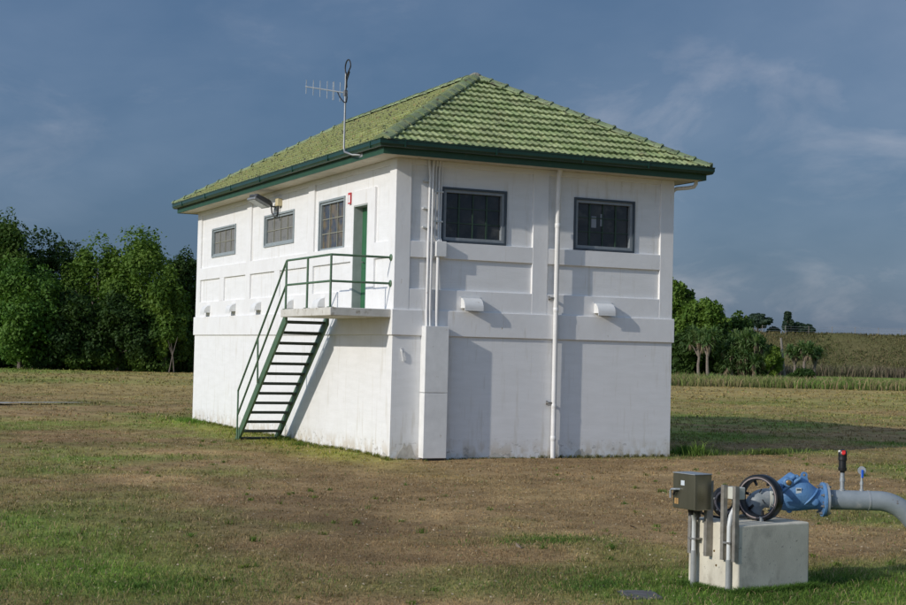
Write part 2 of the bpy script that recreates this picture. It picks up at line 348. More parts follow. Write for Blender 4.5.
def build_embankment():
    ss = np.arange(22, 300, 1.5); prof = [(208, -.3), (214, 1.0), (222, 4.0), (226.5, 6.1), (229, 6.35), (236, 6.3), (248, 0), (252, -.5)]
    pd = np.array([p[0] for p in prof]); pz = np.array([p[1] for p in prof]); dd = np.unique(np.r_[np.arange(208, 230, 1.0), pd])
    S, D = np.meshgrid(ss, dd); Z = np.interp(D, pd, pz); Z = Z + (fbm(S, D, 5, 4, 2.0) - .5) * .75 * (Z > .3)
    Z = Z * np.clip((S - 22) / 14, 0, 1)
    P = np.array([[*along(0, 0)[:]]]) + S.ravel()[:, None] * np.array(E1) + D.ravel()[:, None] * np.array(E2); P[:, 2] = Z.ravel()
    nx, ny = len(ss), len(dd); i = (np.arange(ny - 1)[:, None] * nx + np.arange(nx - 1)[None, :]).ravel()
    me = np_mesh('embankment', P, np.c_[i, i + 1, i + nx + 1, i + nx])
    n = fbm(S, D * 1.5, 9, 5, 5.0).ravel()[:, None]; col = np.array([.085, .092, .030]) * (1 - n) + np.array([.20, .155, .075]) * n
    set_turf(me, col)
    for p in me.polygons: p.use_smooth = True
    tag(link('embankment', me, None, 'turf_ground'), 'long grassy embankment closing the view at right', None, None, 'structure')
    return pd, pz
EPD, EPZ = build_embankment()

# ------------------------------------------------------------------ the building
W, L = 6.58, 14.67
ZB0, ZB1, ZT = 2.45, 2.97, 5.99          # band course, soffit
RC = .05                                  # depth of the recessed fields
house = thing('pump_house', (W / 2, L / 2, 0), 'white two-storey concrete pump house with green tiled hip roof', 'building')
def hpart(name, mat, mb, parent=None, **k): return mb.build(name, mat, parent or house, **k)
# lower storey, band course
hpart('lower_wall', 'white_wall', MB().box((0, 0, -.25), (W, L, ZB0)))
hpart('band_course', 'white_trim', MB().box((-.04, -.04, ZB0 + .002), (W + .04, L + .04, ZB1)), bevel=.012)
pr_ = random.Random(9)
for cx_, w_, h_ in ((.36, .20, .34), (2.35, .22, .12), (4.35, .16, .20)):
    top = [(cx_ - w_ + 2 * w_ * i / 8, h_ * (math.sin(math.pi * (i + .3) / 8.6) ** .7) * pr_.uniform(.75, 1.1) - .02) for i in range(9)]
    pts_ = [(top[0][0], -.05)] + top + [(top[-1][0], -.05)]; k_ = len(pts_)
    hpart('bare_patch', 'bare_cement', MB().add([(x, -.003, z) for x, z in pts_] + [(x, .01, z) for x, z in pts_], [tuple(range(k_)), tuple(range(2 * k_ - 1, k_ - 1, -1))] + [(i, (i + 1) % k_, k_ + (i + 1) % k_, k_ + i) for i in range(k_)]))
# upper storey field walls with real openings
def to_world(face, u, z, d):            # d = depth inwards from the outer plane of that face
    return {'left': (d, u, z), 'front': (u, d, z), 'right': (W - d, u, z), 'back': (u, L - d, z)}[face]
def field(face, u0, u1, z0, z1, holes, depth=.16, d0=RC):
    b = MB(); us = sorted({u0, u1, *[h[0] for h in holes], *[h[1] for h in holes]}); zs = sorted({z0, z1, *[h[2] for h in holes], *[h[3] for h in holes]})
    inside = lambda u, z: any(h[0] < u < h[1] and h[2] < z < h[3] for h in holes)
    q = lambda *p: b.add([to_world(face, *x) for x in p], [(0, 1, 2, 3)])
    for a, c in zip(us, us[1:]):
        for e, f in zip(zs, zs[1:]):
            if not inside((a + c) / 2, (e + f) / 2): q((a, e, d0), (c, e, d0), (c, f, d0), (a, f, d0))
    for a, c, e, f in holes:
        d1 = d0 + depth
        q((a, e, d0), (a, f, d0), (a, f, d1), (a, e, d1)); q((c, e, d0), (c, f, d0), (c, f, d1), (c, e, d1))
        q((a, e, d0), (c, e, d0), (c, e, d1), (a, e, d1)); q((a, f, d0), (c, f, d0), (c, f, d1), (a, f, d1))
    return b
WIN_L = [(11.02, 13.26, 4.63, 5.42, 4, 2, 'glass_screen'), (6.28, 8.54, 4.66, 5.44, 4, 2, 'glass_screen'), (2.93, 4.53, 4.31, 5.47, 3, 3, 'glass_reflection')]
WIN_F = [(1.04, 2.49, 4.37, 5.47, 4, 3, 'glass_dark'), (4.11, 5.59, 4.37, 5.46, 4, 3, 'glass_dark')]
DOOR = (1.49, 2.30, ZB1, 5.20)
hpart('upper_wall', 'white_wall', field('left', RC, L - RC, ZB1, ZT, [w[:4] for w in WIN_L] + [(DOOR[0], DOOR[1], ZB1, DOOR[3])]))
hpart('upper_wall', 'white_wall', field('front', RC, W - RC, ZB1, ZT, [w[:4] for w in WIN_F]))
hpart('upper_wall', 'white_wall', field('right', RC, L - RC, ZB1, ZT, []))
hpart('upper_wall', 'white_wall', field('back', RC, W - RC, ZB1, ZT, []))
hpart('interior', 'interior', MB().box((.24, .24, ZB1 + .02), (W - .24, L - .24, ZT - .03)))
# raised framework (pilasters and rails) proud of the fields
EPS = .003
for (x0, x1) in ((0, .34), (W - .34, W)):
    for (y0, y1) in ((0, .34), (L - .38, L)):
        hpart('pilaster', 'white_trim', MB().box((x0, y0, ZB1), (x1, y1, ZT)), bevel=.008)
def raised(face, name, u0, u1, z0, z1, mat='white_trim', pr=0.0, d=RC + .02):
    a = to_world(face, u0, z0, pr); c = to_world(face, u1, z1, d); hpart(name, mat, MB().box(a, c), bevel=.006)
for face, mids in (('left', ((4.80, 5.20), (9.55, 9.93))), ('front', ((3.11, 3.47),)), ('right', ((4.80, 5.20), (9.55, 9.93))), ('back', ((3.11, 3.47),))):
    end = L if face in ('left', 'right') else W; cols = [(0, .34)] + list(mids) + [(end - (.38 if end == L else .34), end)]
    for m in mids: raised(face, 'pilaster', m[0], m[1], ZB1, ZT)
    for (a, b) in zip(cols, cols[1:]):
        u0, u1 = a[1], b[0]
        segs = [(u0, u1)]
        if face == 'left' and u0 < 1: segs = [(u0, 1.10), (2.42, u1)]
        for s0, s1 in segs:
            raised(face, 'rail', s0, s1, ZB1, 3.39, pr=EPS); raised(face, 'rail', s0, s1, 4.02, 4.35, pr=EPS); raised(face, 'rail', s0, s1, 5.88, ZT, pr=EPS)
        if face == 'left' and u0 > 1:       # the short stile that halves the lower panels
            mid = (u0 + u1) / 2; raised(face, 'stile', mid - .2, mid + .2, 3.39, 4.02, pr=EPS)
# door surround
raised('left', 'door_surround', 1.10, DOOR[0], ZB1, 5.51, pr=-EPS); raised('left', 'door_surround', DOOR[1], 2.42, ZB1, 5.51, pr=-EPS)
raised('left', 'door_surround', DOOR[0], DOOR[1], DOOR[3], 5.51, pr=-EPS); raised('left', 'rail', 1.10, 2.42, 5.88, ZT, pr=EPS)
dr = hpart('door', 'door_green', MB().box((.20, DOOR[0] + .03, ZB1 + .01), (.25, DOOR[1] - .03, DOOR[3] - .03)))
hpart('door_panel', 'door_green', MB().box((.192, DOOR[0] + .13, ZB1 + .9), (.21, DOOR[1] - .13, DOOR[3] - .15)), dr)
hpart('door_panel', 'door_green', MB().box((.192, DOOR[0] + .13, ZB1 + .14), (.21, DOOR[1] - .13, ZB1 + .78)), dr)
hpart('door_handle', 'bolt', MB().tube([(.20, 2.12, 4.0), (.14, 2.12, 4.0), (.14, 2.03, 4.0)], .012, 8), dr)
jm = MB(); jm.box((.002, DOOR[1] - .028, ZB1 + .003), (.22, DOOR[1] - .002, DOOR[3] - .002)); jm.box((.002, DOOR[0] + .002, ZB1 + .003), (.22, DOOR[0] + .028, DOOR[3] - .002)); jm.box((.002, DOOR[0] + .029, DOOR[3] - .028), (.22, DOOR[1] - .029, DOOR[3] - .002))
hpart('door_frame', 'jamb_grey', jm)
# windows: architrave, inner frame, each pane, glazing bars
def window(face, w):
    u0, u1, z0, z1, nc, nr, glass = w; dark = face == 'front'
    ring = lambda b, a0, a1, c0, c1, t, d0, d1: [b.box(to_world(face, x0, y0, d0), to_world(face, x1, y1, d1)) for x0, x1, y0, y1 in
        ((a0, a1, c1 - t, c1), (a0, a1, c0, c0 + t), (a0, a0 + t, c0 + t, c1 - t), (a1 - t, a1, c0 + t, c1 - t))]
    t = .042 if dark else .045
    b = MB(); ring(b, u0 - .01, u1 + .01, z0 - .01, z1 + .01, t, RC - .028, RC + .02)
    win = hpart('window', 'frame_blue' if dark else 'frame_grey', b)
    g0, g1, y0, y1 = u0 + t - .008, u1 - t + .008, z0 + t - .008, z1 - t + .008
    b = MB(); ti = .075 if dark else .06; ring(b, g0, g1, y0, y1, ti * .8, RC + .004, RC + .10); hpart('frame', 'frame_light' if dark else 'frame_grey', b, win)
    g0 += ti * .8; g1 -= ti * .8; y0 += ti * .8; y1 -= ti * .8; cw = (g1 - g0) / nc; ch = (y1 - y0) / nr
    pd = .085 if dark else .055
    r2 = random.Random(int(u0 * 100))
    for i in range(nc):
        for j in range(nr):
            e = [r2.uniform(-.002, .002) for _ in range(4)]
            a0, a1, c0, c1 = g0 + i * cw + .006, g0 + (i + 1) * cw - .006, y0 + j * ch + .006, y0 + (j + 1) * ch - .006
            d = RC + pd
            p = MB().add([to_world(face, *q) for q in ((a0, c0, d + e[0]), (a1, c0, d + e[1]), (a1, c1, d + e[2]), (a0, c1, d + e[3]), (a0, c0, d + .006), (a1, c0, d + .006), (a1, c1, d + .006), (a0, c1, d + .006))],
                         [(0, 1, 2, 3), (7, 6, 5, 4), (0, 4, 5, 1), (1, 5, 6, 2), (2, 6, 7, 3), (3, 7, 4, 0)])
            hpart('pane', glass, p, win)
    gm = 'mullion_green' if dark else 'mullion_tan'
    for i in range(1, nc):
        th = .017 if (dark and i in (1, 3)) else .010
        hpart('glazing_bar', gm, MB().box(to_world(face, g0 + i * cw - th, y0, RC + pd - .022), to_world(face, g0 + i * cw + th, y1, RC + pd + .01)), win)
    for j in range(1, nr):
        hpart('glazing_bar', gm, MB().box(to_world(face, g0, y0 + j * ch - .009, RC + pd - .017), to_world(face, g1, y0 + j * ch + .009, RC + pd + .008)), win)
    return win
wins = [window('left', w) for w in WIN_L] + [window('front', w) for w in WIN_F]
# papers and a sill clutter seen through the right-hand front window
for (x, z, w, h) in ((4.58, 4.86, .12, .24), (4.80, 4.90, .05, .26)):
    hpart('paper', 'paper', MB().box((x, RC + .0815, z), (x + w, RC + .0835, z + h)), wins[4])

# hooded vents
def hood(face, u, zb, w=.42, h=.26, dp=.19):
    b = MB(); n = 7; prof = [(0, zb + h)]
    prof = [(dp * math.sin(i / n * math.pi / 2), zb + h - (h - .06) * (1 - math.cos(i / n * math.pi / 2))) for i in range(n + 1)] + [(dp, zb), (dp - .012, zb), (dp - .012, zb + .05), (0, zb + .05)]
    k = len(prof); vs = [to_world(face, u + s * w / 2, z, -d) for s in (-1, 1) for d, z in prof]
    b.add(vs, [tuple(range(k)), tuple(range(2 * k - 1, k - 1, -1))] + [(i, (i + 1) % k, k + (i + 1) % k, k + i) for i in range(k)])
    v = hpart('vent_hood', 'white_metal', b)
    fb = MB().box(to_world(face, u - w / 2 - .02, zb + h - .01, -.0035), to_world(face, u + w / 2 + .02, zb + h + .03, .02)); hpart('flange', 'white_metal', fb, v)
for u in (13.35, 10.9, 8.72, 6.25, 4.12): hood('left', u, 3.03, w=.38, h=.25, dp=.17)
for u in (1.70, 4.82): hood('front', u, 2.985)
# landing slab
hpart('landing_slab', 'landing_concrete', MB().box((-1.32, .02, 2.80), (-.042, 3.03, 2.965)), bevel=.012)

# eaves: soffit, fascia, gutter
FO, GO = .46, .62
def eave_ring(name, mat, prof, **k):       # closed profile (offset out, z) swept round the four sides with mitred corners
    b = MB(); cs = [(-1, -1), (1, -1), (1, 1), (-1, 1), (-1, -1)]
    b.rings([[((-o if sx < 0 else W + o), (-o if sy < 0 else L + o), z) for o, z in prof] for sx, sy in cs], False)
    return hpart(name, mat, b, **k)
eave_ring('soffit', 'soffit', [(-.12, ZT), (FO - .003, ZT), (FO - .003, ZT + .025), (-.12, ZT + .025)])
eave_ring('fascia', 'fascia_green', [(FO, ZT - .01), (FO + .03, ZT - .01), (FO + .03, 6.22), (FO, 6.22)])
gut = eave_ring('gutter', 'gutter_green', [(FO + .032, 6.115), (GO - .05, 6.105), (GO - .025, 6.12), (GO - .018, 6.15), (GO - .004, 6.165), (GO - .004, 6.235), (GO + .006, 6.245), (GO + .004, 6.258), (GO - .012, 6.256), (GO - .016, 6.175), (GO - .04, 6.13), (FO + .042, 6.13), (FO + .042, 6.24), (FO + .032, 6.24)])
for y in (-.1, 2.3, 4.6, 7.0, 9.4, 11.8, 14.2): hpart('gutter_joint', 'gutter_green', MB().box((-GO - .0075, y, 6.118), (-GO + .02, y + .03, 6.262)), gut)
for x in (-.1, 1.9, 3.9, 5.5): hpart('gutter_joint', 'gutter_green', MB().box((x, -GO - .0075, 6.118), (x + .03, -GO + .02, 6.262)), gut)

# roof: deck, tiles, ridge and hip caps
HW = W / 2 + .53; PZ0, PZR = 6.225, 8.42; TP = (PZR - PZ0) / HW; PA = math.atan(TP); SL = HW / math.cos(PA)
e_ = .53
c4 = [(-e_, -e_, PZ0 - .03), (W + e_, -e_, PZ0 - .03), (W + e_, L + e_, PZ0 - .03), (-e_, L + e_, PZ0 - .03)]; r0 = (W / 2, W / 2, PZR - .03); r1 = (W / 2, L - W / 2, PZR - .03)
roof = hpart('roof', 'roof_deck', MB().add(c4 + [r0, r1], [(0, 1, 4), (1, 2, 5, 4), (2, 3, 5), (3, 0, 4, 5), (0, 3, 2, 1)]))
NCOURSE = 13; CL = SL / NCOURSE; TW = .30; NT = 12
def tile_geom():
    top0, top1, bot0 = [], [], []
    for i in range(NT + 1):
        u = -TW / 2 + TW * i / NT + .002; ph = (i / NT * 2) % 1.0
        h = .024 * max(0, math.cos((ph - .35) * 2 * math.pi * .95)) ** .8 if abs(ph - .35) < .27 else 0
        top0.append((u, -.022, .070 + h)); top1.append((u, CL + .015, .014 + h)); bot0.append((u, -.016, .010 + h * .5))
    n = NT + 1; vs = top0 + top1 + bot0; fs = [(i, i + 1, n + i + 1, n + i) for i in range(NT)] + [(2 * n + i, 2 * n + i + 1, i + 1, i) for i in range(NT)]
    fs += [(0, n, 2 * n), (n - 1, 3 * n - 1, 2 * n - 1)]
    return vs, fs
TV, TF = tile_geom()
tile_me = bpy.data.meshes.new('tile'); tile_me.from_pydata(TV, [], TF); tile_me.materials.append(MATS['tile'])
for p in tile_me.polygons: p.use_smooth = True
tile_me.set_sharp_from_angle(angle=R(40))
mossy_me = tile_me.copy(); mossy_me.materials.clear(); mossy_me.materials.append(MATS['tile_mossy'])
slopes = {   # origin at eave middle, u axis, inward plan axis, half length
    'front': (Vector((W / 2, -e_, PZ0)), Vector((1, 0, 0)), Vector((0, 1, 0)), HW), 'left': (Vector((-e_, L / 2, PZ0)), Vector((0, -1, 0)), Vector((1, 0, 0)), L / 2 + e_),
    'right': (Vector((W + e_, L / 2, PZ0)), Vector((0, 1, 0)), Vector((-1, 0, 0)), L / 2 + e_), 'back': (Vector((W / 2, L + e_, PZ0)), Vector((-1, 0, 0)), Vector((0, -1, 0)), HW)}
field_v, field_f = [], []
singles = []
tr = random.Random(3)
for nm, (o, ua, pa, half) in slopes.items():
    va = (pa * math.cos(PA) + Vector((0, 0, math.sin(PA)))).normalized(); na = ua.cross(va).normalized()
    if na.z < 0: na = -na
    for c in range(NCOURSE):
        v0 = c * CL; n = int(half * 2 / TW) + 2; sh = (c % 2) * .0
        for i in range(-n // 2 - 1, n // 2 + 2):
            u = i * TW + sh; lim0 = half - v0 * math.cos(PA) + .03; lim1 = half - (v0 + CL) * math.cos(PA) + .01
            if abs(u) - TW / 2 > lim0: continue
            full = abs(u) + TW / 2 < lim1
            m = Matrix((( ua.x, va.x, na.x, 0), (ua.y, va.y, na.y, 0), (ua.z, va.z, na.z, 0), (0, 0, 0, 1)))
            slip = tr.uniform(.01, .035) if tr.random() < .06 else 0
            loc = o + ua * u + va * (v0 - slip) + na * tr.uniform(-.005, .007) + va * tr.uniform(-.008, .008)
            m = Matrix.Translation(loc) @ m @ Matrix.Rotation(tr.uniform(-.018, .018) + slip * tr.uniform(-1.2, 1.2), 4, 'Z')
            me = mossy_me if nm == 'left' else tile_me
            if not full:
                bm = bmesh.new(); bm.from_mesh(me); sgn = 1 if u > 0 else -1
                pn = Vector((sgn, math.cos(PA), 0)); d = half + .02 - v0 * math.cos(PA) - sgn * u
                bmesh.ops.bisect_plane(bm, geom=bm.verts[:] + bm.edges[:] + bm.faces[:], plane_co=Vector((sgn * d, 0, 0)), plane_no=pn.normalized(), clear_outer=True)
                if not bm.faces: bm.free(); continue
                me = bpy.data.meshes.new('tile'); bm.to_mesh(me); bm.free(); me.materials.append(MATS['tile_mossy' if nm == 'left' else 'tile'])
                for p in me.polygons: p.use_smooth = True
            dist = (loc - CAM).length + (0 if nm == 'front' else 5 if nm == 'left' else 500)
            singles.append((dist, m, me))
singles.sort(key=lambda t: t[0])
off = root_loc(roof)
for k, (d, m, me) in enumerate(singles):
    if k < 298:
        o = bpy.data.objects.new('tile', me); C.objects.link(o); o.parent = roof; o.matrix_local = Matrix.Translation(-off) @ m
    else:
        n0 = len(field_v); field_v += [tuple(m @ v.co - off) for v in me.vertices]; field_f += [tuple(i + n0 for i in p.vertices) for p in me.polygons]
fm = bpy.data.meshes.new('tile_field'); fm.from_pydata(field_v, [], field_f)
for p in fm.polygons: p.use_smooth = True
fm.set_sharp_from_angle(angle=R(40))
tag(link('tile_field', fm, roof, 'tile_mossy'), None, None, None, 'stuff')
# caps
def cap_mesh():
    prof = [(-.165, -.035), (-.15, .0), (-.06, .055), (0, .075), (.06, .055), (.15, .0), (.165, -.035)]; k = len(prof); rings_ = []
    for y, s, h in ((-.02, 1.10, .018), (.03, 1.10, .018), (.032, 1.0, 0), (.44, .93, -.012)):
        rings_.append([(x * s, y, z + h) for x, z in prof])
    vs = [p for r in rings_ for p in r]; fs = [(i * k + j, i * k + j + 1, (i + 1) * k + j + 1, (i + 1) * k + j) for i in range(3) for j in range(k - 1)]
    fs.append(tuple(range(k - 1, -1, -1)))
    me = bpy.data.meshes.new('ridge_cap'); me.from_pydata(vs, [], fs); me.materials.append(MATS['cap'])
    for p in me.polygons: p.use_smooth = True
    me.set_sharp_from_angle(angle=R(35)); return me
cap_me = cap_mesh()
def cap_line(a, b, lift):
    a, b = Vector(a), Vector(b); t = (b - a).normalized(); side = t.cross(Vector((0, 0, 1))).normalized(); up = side.cross(t); n = max(1, round((b - a).length / .40)); st = (b - a).length / n
    for i in range(n):
        p = a + t * (i * st) + up * (lift + tr.uniform(-.006, .008))
        m = Matrix(((side.x, t.x, up.x, p.x), (side.y, t.y, up.y, p.y), (side.z, t.z, up.z, p.z), (0, 0, 0, 1))) @ Matrix.Rotation(tr.uniform(-.02, .02), 4, 'Z')
        o = bpy.data.objects.new('ridge_cap', cap_me); C.objects.link(o); o.parent = roof; o.matrix_local = Matrix.Translation(-off) @ m
R0 = (W / 2, W / 2, PZR); R1 = (W / 2, L - W / 2, PZR)
for cx, cy, e in ((-e_, -e_, R0), (W + e_, -e_, R0), (-e_, L + e_, R1), (W + e_, L + e_, R1)): cap_line((cx, cy, PZ0), e, .055)
cap_line(R1, R0, .06)
for P in (R0, R1): hpart('mortar', 'mortar', MB().lathe((P[0], P[1], PZR - .02), (0, 0, 1), [(0, .17), (.1, .14), (.15, .06), (.155, 0)], 9), roof)

# downpipe with clamps
pipe = hpart('downpipe', 'white_pvc', MB().tube([(3.635, -.16, 6.1), (3.635, -.16, 5.98), (3.635, -.10, 5.85), (3.635, -.095, .0), (3.635, -.1, -.1)], .052, 16), smooth=True)
for z, r in ((4.78, .060), (1.02, .056), (.35, .060), (3.02, .058)): hpart('pipe_collar', 'white_pvc', MB().lathe((3.635, -.096, z), (0, 0, 1), [(0, r - .006), (.01, r), (.09, r), (.10, r - .006)], 16), pipe, smooth=True)
for z in (3.30, 1.12): hpart('pipe_clamp', 'bolt', MB().box((3.50, -.11, z), (3.585, -.01, z + .03)).box((3.50, -.012, z - .03), (3.53, .0, z + .06)), pipe)
# gutter outlet at the far right corner
hpart('gutter_outlet', 'white_pvc', MB().tube([(W + .42, -.2, 6.0), (W + .42, -.2, 5.93), (W + .40, -.16, 5.87), (W + .33, -.05, 5.85), (W + .12, .12, 5.83), (W + .07, .18, 5.76), (W + .07, .20, 5.5)], .042, 12), smooth=True)
# conduits and the cable cover on the front wall
for pts, r in (([(.70, -.02, 5.99), (.70, -.035, 5.9), (.725, -.035, 5.7), (.715, -.035, 4.4), (.705, -.055, 3.0), (.705, -.075, 2.6)], .021),
               ([(.80, -.02, 5.99), (.785, -.035, 5.8), (.785, -.035, 4.4), (.775, -.055, 3.0), (.775, -.075, 2.6)], .024),
               ([(.88, -.01, 5.99), (.87, .012, 5.8), (.87, .012, 4.45), (.93, -.03, 4.36)], .016),
               ([(.96, -.01, 5.99), (.945, .012, 5.8), (.95, .012, 4.45), (.955, -.03, 4.36)], .018),
               ([(1.00, -.01, 5.99), (1.005, .014, 5.7), (.995, .014, 4.45), (1.0, -.03, 4.36)], .012),
               ([(.925, -.06, 4.05), (.925, -.06, 2.6)], .026)):
    hpart('conduit', 'white_pvc', MB().tube(pts, r * 1.3, 10), smooth=True)
for z in (5.55, 5.0, 4.62): hpart('conduit_bracket', 'conduit_white', MB().box((.60, -.016, z), (.83, .048, z + .03)))
for z in (5.35, 4.75): hpart('conduit_bracket', 'conduit_white', MB().box((.84, -.012, z), (1.04, .048, z + .03)))
hpart('junction_box', 'white_metal', MB().box((.86, -.11, 4.05), (1.09, .002, 4.36)), bevel=.008)
cov = hpart('cable_cover', 'white_metal', MB().box((.62, -.23, 1.325), (1.13, -.001, 2.65)).box((.62, -.23, .02), (1.13, -.001, 1.315)), bevel=.006)
hpart('cover_foot', 'black_rubber', MB().box((.66, -.22, -.03), (1.12, -.01, .018)), cov)
hpart('wall_hook', 'white_metal', MB().tube([(.20, -.002, 2.16), (.20, -.03, 2.15), (.205, -.035, 2.05), (.23, -.03, 2.0), (.235, -.02, 1.94)], .014, 8).box((.18, -.008, 2.12), (.22, 0, 2.2)), smooth=True)

# ------------------------------------------------------------------ steel stair along the left wall
stair = thing('steel_staircase', (-.7, 4.6, 0), 'green steel open-tread staircase with pipe handrails up to the landing', 'staircase')
def spart(name, mat, mb, parent=None, **k): return mb.build(name, mat, parent or stair, **k)
RIS, RUN, Y0 = 2.965 / 13, .252, 3.06
XO, XI = -1.20, -.22
for x0, x1 in ((XO - .01, XO + .045), (XI - .045, XI + .01)):
    b = MB(); h = .105
    ya, za, yb, zb = Y0 - .02, 2.965 - .06, Y0 + 13 * RUN, .0
    sl = math.hypot(yb - ya, za - zb); nx_, nz_ = (za - zb) / sl, (yb - ya) / sl
    prof = [(ya, za + h), (ya, za - h * 1.1), (yb - h * .5 - .03, -.02), (yb + h + .03, -.02), (yb + h * .3, zb + h)]
    prof = [(ya, za + .03), (ya, za - .24), (yb - .14, -.02), (yb + .16, -.02)]
    b.add([(x, y, z) for x in (x0, x1) for y, z in prof], [(0, 1, 2, 3), (7, 6, 5, 4), (0, 4, 5, 1), (1, 5, 6, 2), (2, 6, 7, 3), (3, 7, 4, 0)])
    spart('stringer', 'rail_green', b, bevel=.006)
tread_b = MB().box((XO + .045, -.12, -.045), (XI - .045, .12, 0)).box((XO + .045, .09, -.065), (XI - .045, .12, -.045))
off_s = stair.location
tme = bpy.data.meshes.new('tread'); tme.from_pydata([tuple(v) for v in tread_b.v], [], tread_b.f); tme.materials.append(MATS['tread_green'])
for k in range(1, 13):
    o = bpy.data.objects.new('tread', tme); C.objects.link(o); o.parent = stair; o.location = Vector((0, Y0 + k * RUN - .06, 2.965 - k * RIS)) - off_s
spart('sill_bar', 'tread_green', MB().box((XO + .045, Y0 + 13 * RUN - .10, -.03), (XI - .045, Y0 + 13 * RUN + .06, .045)))
XR = -1.27
ypost = [.16, 1.52, 2.86]
for y in ypost:
    p = spart('post', 'rail_green', MB().tube([(XR, y, 2.96), (XR, y, 4.0)], .024, 10), smooth=True)
    spart('base_plate', 'rail_green', MB().box((XR - .05, y - .06, 2.966), (XR + .05, y + .06, 2.976)), p)
yE, zE = 6.10, 1.13
spart('post', 'rail_green', MB().tube([(XR, yE, 0), (XR, yE, zE)], .022, 10), smooth=True)
ym = 4.72; zs_ = 2.965 - (ym - Y0) / RUN * RIS
spart('post', 'rail_green', MB().tube([(XR + .02, ym, zs_ - .12), (XR, ym, 4.0 - (ym - 2.86) / (yE - 2.86) * (4.0 - zE))], .022, 10), smooth=True)
for nm, zt, ze in (('handrail', 4.0, zE), ('mid_rail', 3.48, .57)):
    r = spart(nm, 'rail_green', MB().tube([(0, .16, zt), (XR + .02, .16, zt), (XR, .165, zt), (XR, .19, zt), (XR, 2.83, zt), (XR, 2.86, zt - .01), (XR, 2.90, zt - .04), (XR, yE, ze)], .023, 10), smooth=True)
    spart('wall_flange', 'rail_green', MB().lathe((-.001, .16, zt), (-1, 0, 0), [(0, .07), (.012, .07), (.02, .06), (.03, .03)], 16), r, smooth=True)

# ------------------------------------------------------------------ antenna, flood lamp, sign
ant = thing('television_antenna', (-.55, 1.0, 6.1), 'grey aerial with short upright elements on a bent pole at the eave', 'antenna')
AY = 1.18; AX = -.68
ant_p = MB().tube([(-.492, .70, 6.075), (AX + .05, .82, 6.08), (AX, AY - .18, 6.14), (AX, AY - .05, 6.17), (AX, AY, 6.26), (AX, AY, 7.82)], .021, 10); ant_p.build('pole', 'lamp_grey', ant, smooth=True)
MB().box((-.5, .60, 6.03), (-.488, .80, 6.12)).build('wall_plate', 'galv', ant)
b0, b1 = Vector((AX, AY - .04, 7.385)), Vector((AX - .05, AY + 2.32, 7.875))
MB().tube([b0, b1], .014, 8).build('boom', 'galv', ant, smooth=True)
for i, t in enumerate((.985, .80, .625, .45, .30, .14)):
    p = b0.lerp(b1, t); h = (.155, .165, .175, .185, .19, .20)[i]
    if i == 4:
        MB().tube([p + Vector((0, -.03, -h)), p + Vector((0, -.03, h)), p + Vector((0, .03, h)), p + Vector((0, .03, -h)), p + Vector((0, -.03, -h))], .007, 6).build('dipole', 'galv', ant)
    else: MB().tube([p + Vector((0, 0, -h)), p + Vector((0, 0, h))], .0075, 6).build('element', 'galv', ant)
MB().box((AX - .03, AY - .05, 7.33), (AX + .03, AY + .05, 7.44)).build('mast_clamp', 'bolt', ant)
loop = [(AX, AY - .02, 7.45), (AX, AY - .05, 7.62), (AX, AY - .02, 7.70)] + [(AX, AY - .10 + .135 * math.cos(a), 7.86 + .155 * math.sin(a)) for a in np.linspace(.3 * math.pi - 1.6, 1.55 * math.pi, 18)][::-1]
loop = [(AX - .01, AY - .03, 7.40)] + [(AX - .01, AY - .05 - .02 * k, 7.46 + .09 * k) for k in range(3)] + [(AX - .01, AY - .13 + .15 * math.cos(a), 7.90 + .15 * math.sin(a)) for a in np.linspace(-2.3, 3.3, 20)] + [(AX + .0, AY - .03, 7.72), (AX + .02, AY - .02, 7.5)]
MB().tube(loop, .015, 6).build('coax_cable', 'cable', ant, smooth=True)
MB().tube([b0.lerp(b1, .2) + Vector((0, 0, -.01)), (AX - .02, AY + .25, 7.33), (AX - .02, AY + .02, 7.20), (AX - .02, AY - .12, 7.18), (AX - .02, AY - .16, 7.28), (AX - .01, AY - .06, 7.38)], .013, 6).build('coax_cable', 'cable', ant, smooth=True)

fl = thing('flood_lamp', (.05, 7.6, 5.6), 'grey flood lamp on a bracket above the middle window of the side wall', 'lamp')
hd = Matrix.Translation(Vector((-.36, 7.60, 5.70))) @ Matrix.Rotation(R(8), 4, 'Z') @ Matrix.Rotation(R(24), 4, 'Y')
b = MB(hd); b.rings([[(-.20, y * .22, -.05), (-.20, y * .22, .03)] [::1] for y in ()] or [[(-.30, -.13, .02), (-.30, .13, .02), (-.30, .13, .05), (-.30, -.13, .05)], [(-.26, -.20, -.02), (-.26, .20, -.02), (-.24, .17, .09), (-.24, -.17, .09)], [(.16, -.22, -.02), (.16, .22, -.02), (.14, .16, .11), (.14, -.16, .11)], [(.26, -.10, .0), (.26, .10, .0), (.26, .09, .08), (.26, -.09, .08)]])
hs = b.build('lamp_housing', 'lamp_dark', fl, bevel=.008)
MB(hd).box((-.29, -.215, -.085), (.17, .215, -.022)).build('lens_frame', 'lamp_grey', hs, bevel=.01)
MB(hd).box((-.24, -.175, -.092), (.12, .175, -.086)).build('lens', 'lens', hs)
MB().tube([(-.14, 7.58, 5.62), (-.06, 7.56, 5.60), (.05, 7.55, 5.60)], .022, 8).box((-.02, 7.46, 5.52), (.049, 7.60, 5.68)).build('bracket', 'lamp_grey', fl)
MB().box((-.07, 7.22, 5.60), (.049, 7.42, 5.78)).build('junction_box', 'cream_plastic', fl, bevel=.008)
MB().tube([(-.12, 7.56, 5.62), (-.10, 7.55, 5.45), (-.05, 7.50, 5.34), (.0, 7.44, 5.36), (-.01, 7.36, 5.52), (-.01, 7.34, 5.61)], .018, 7).build('cable', 'cable', fl, smooth=True)

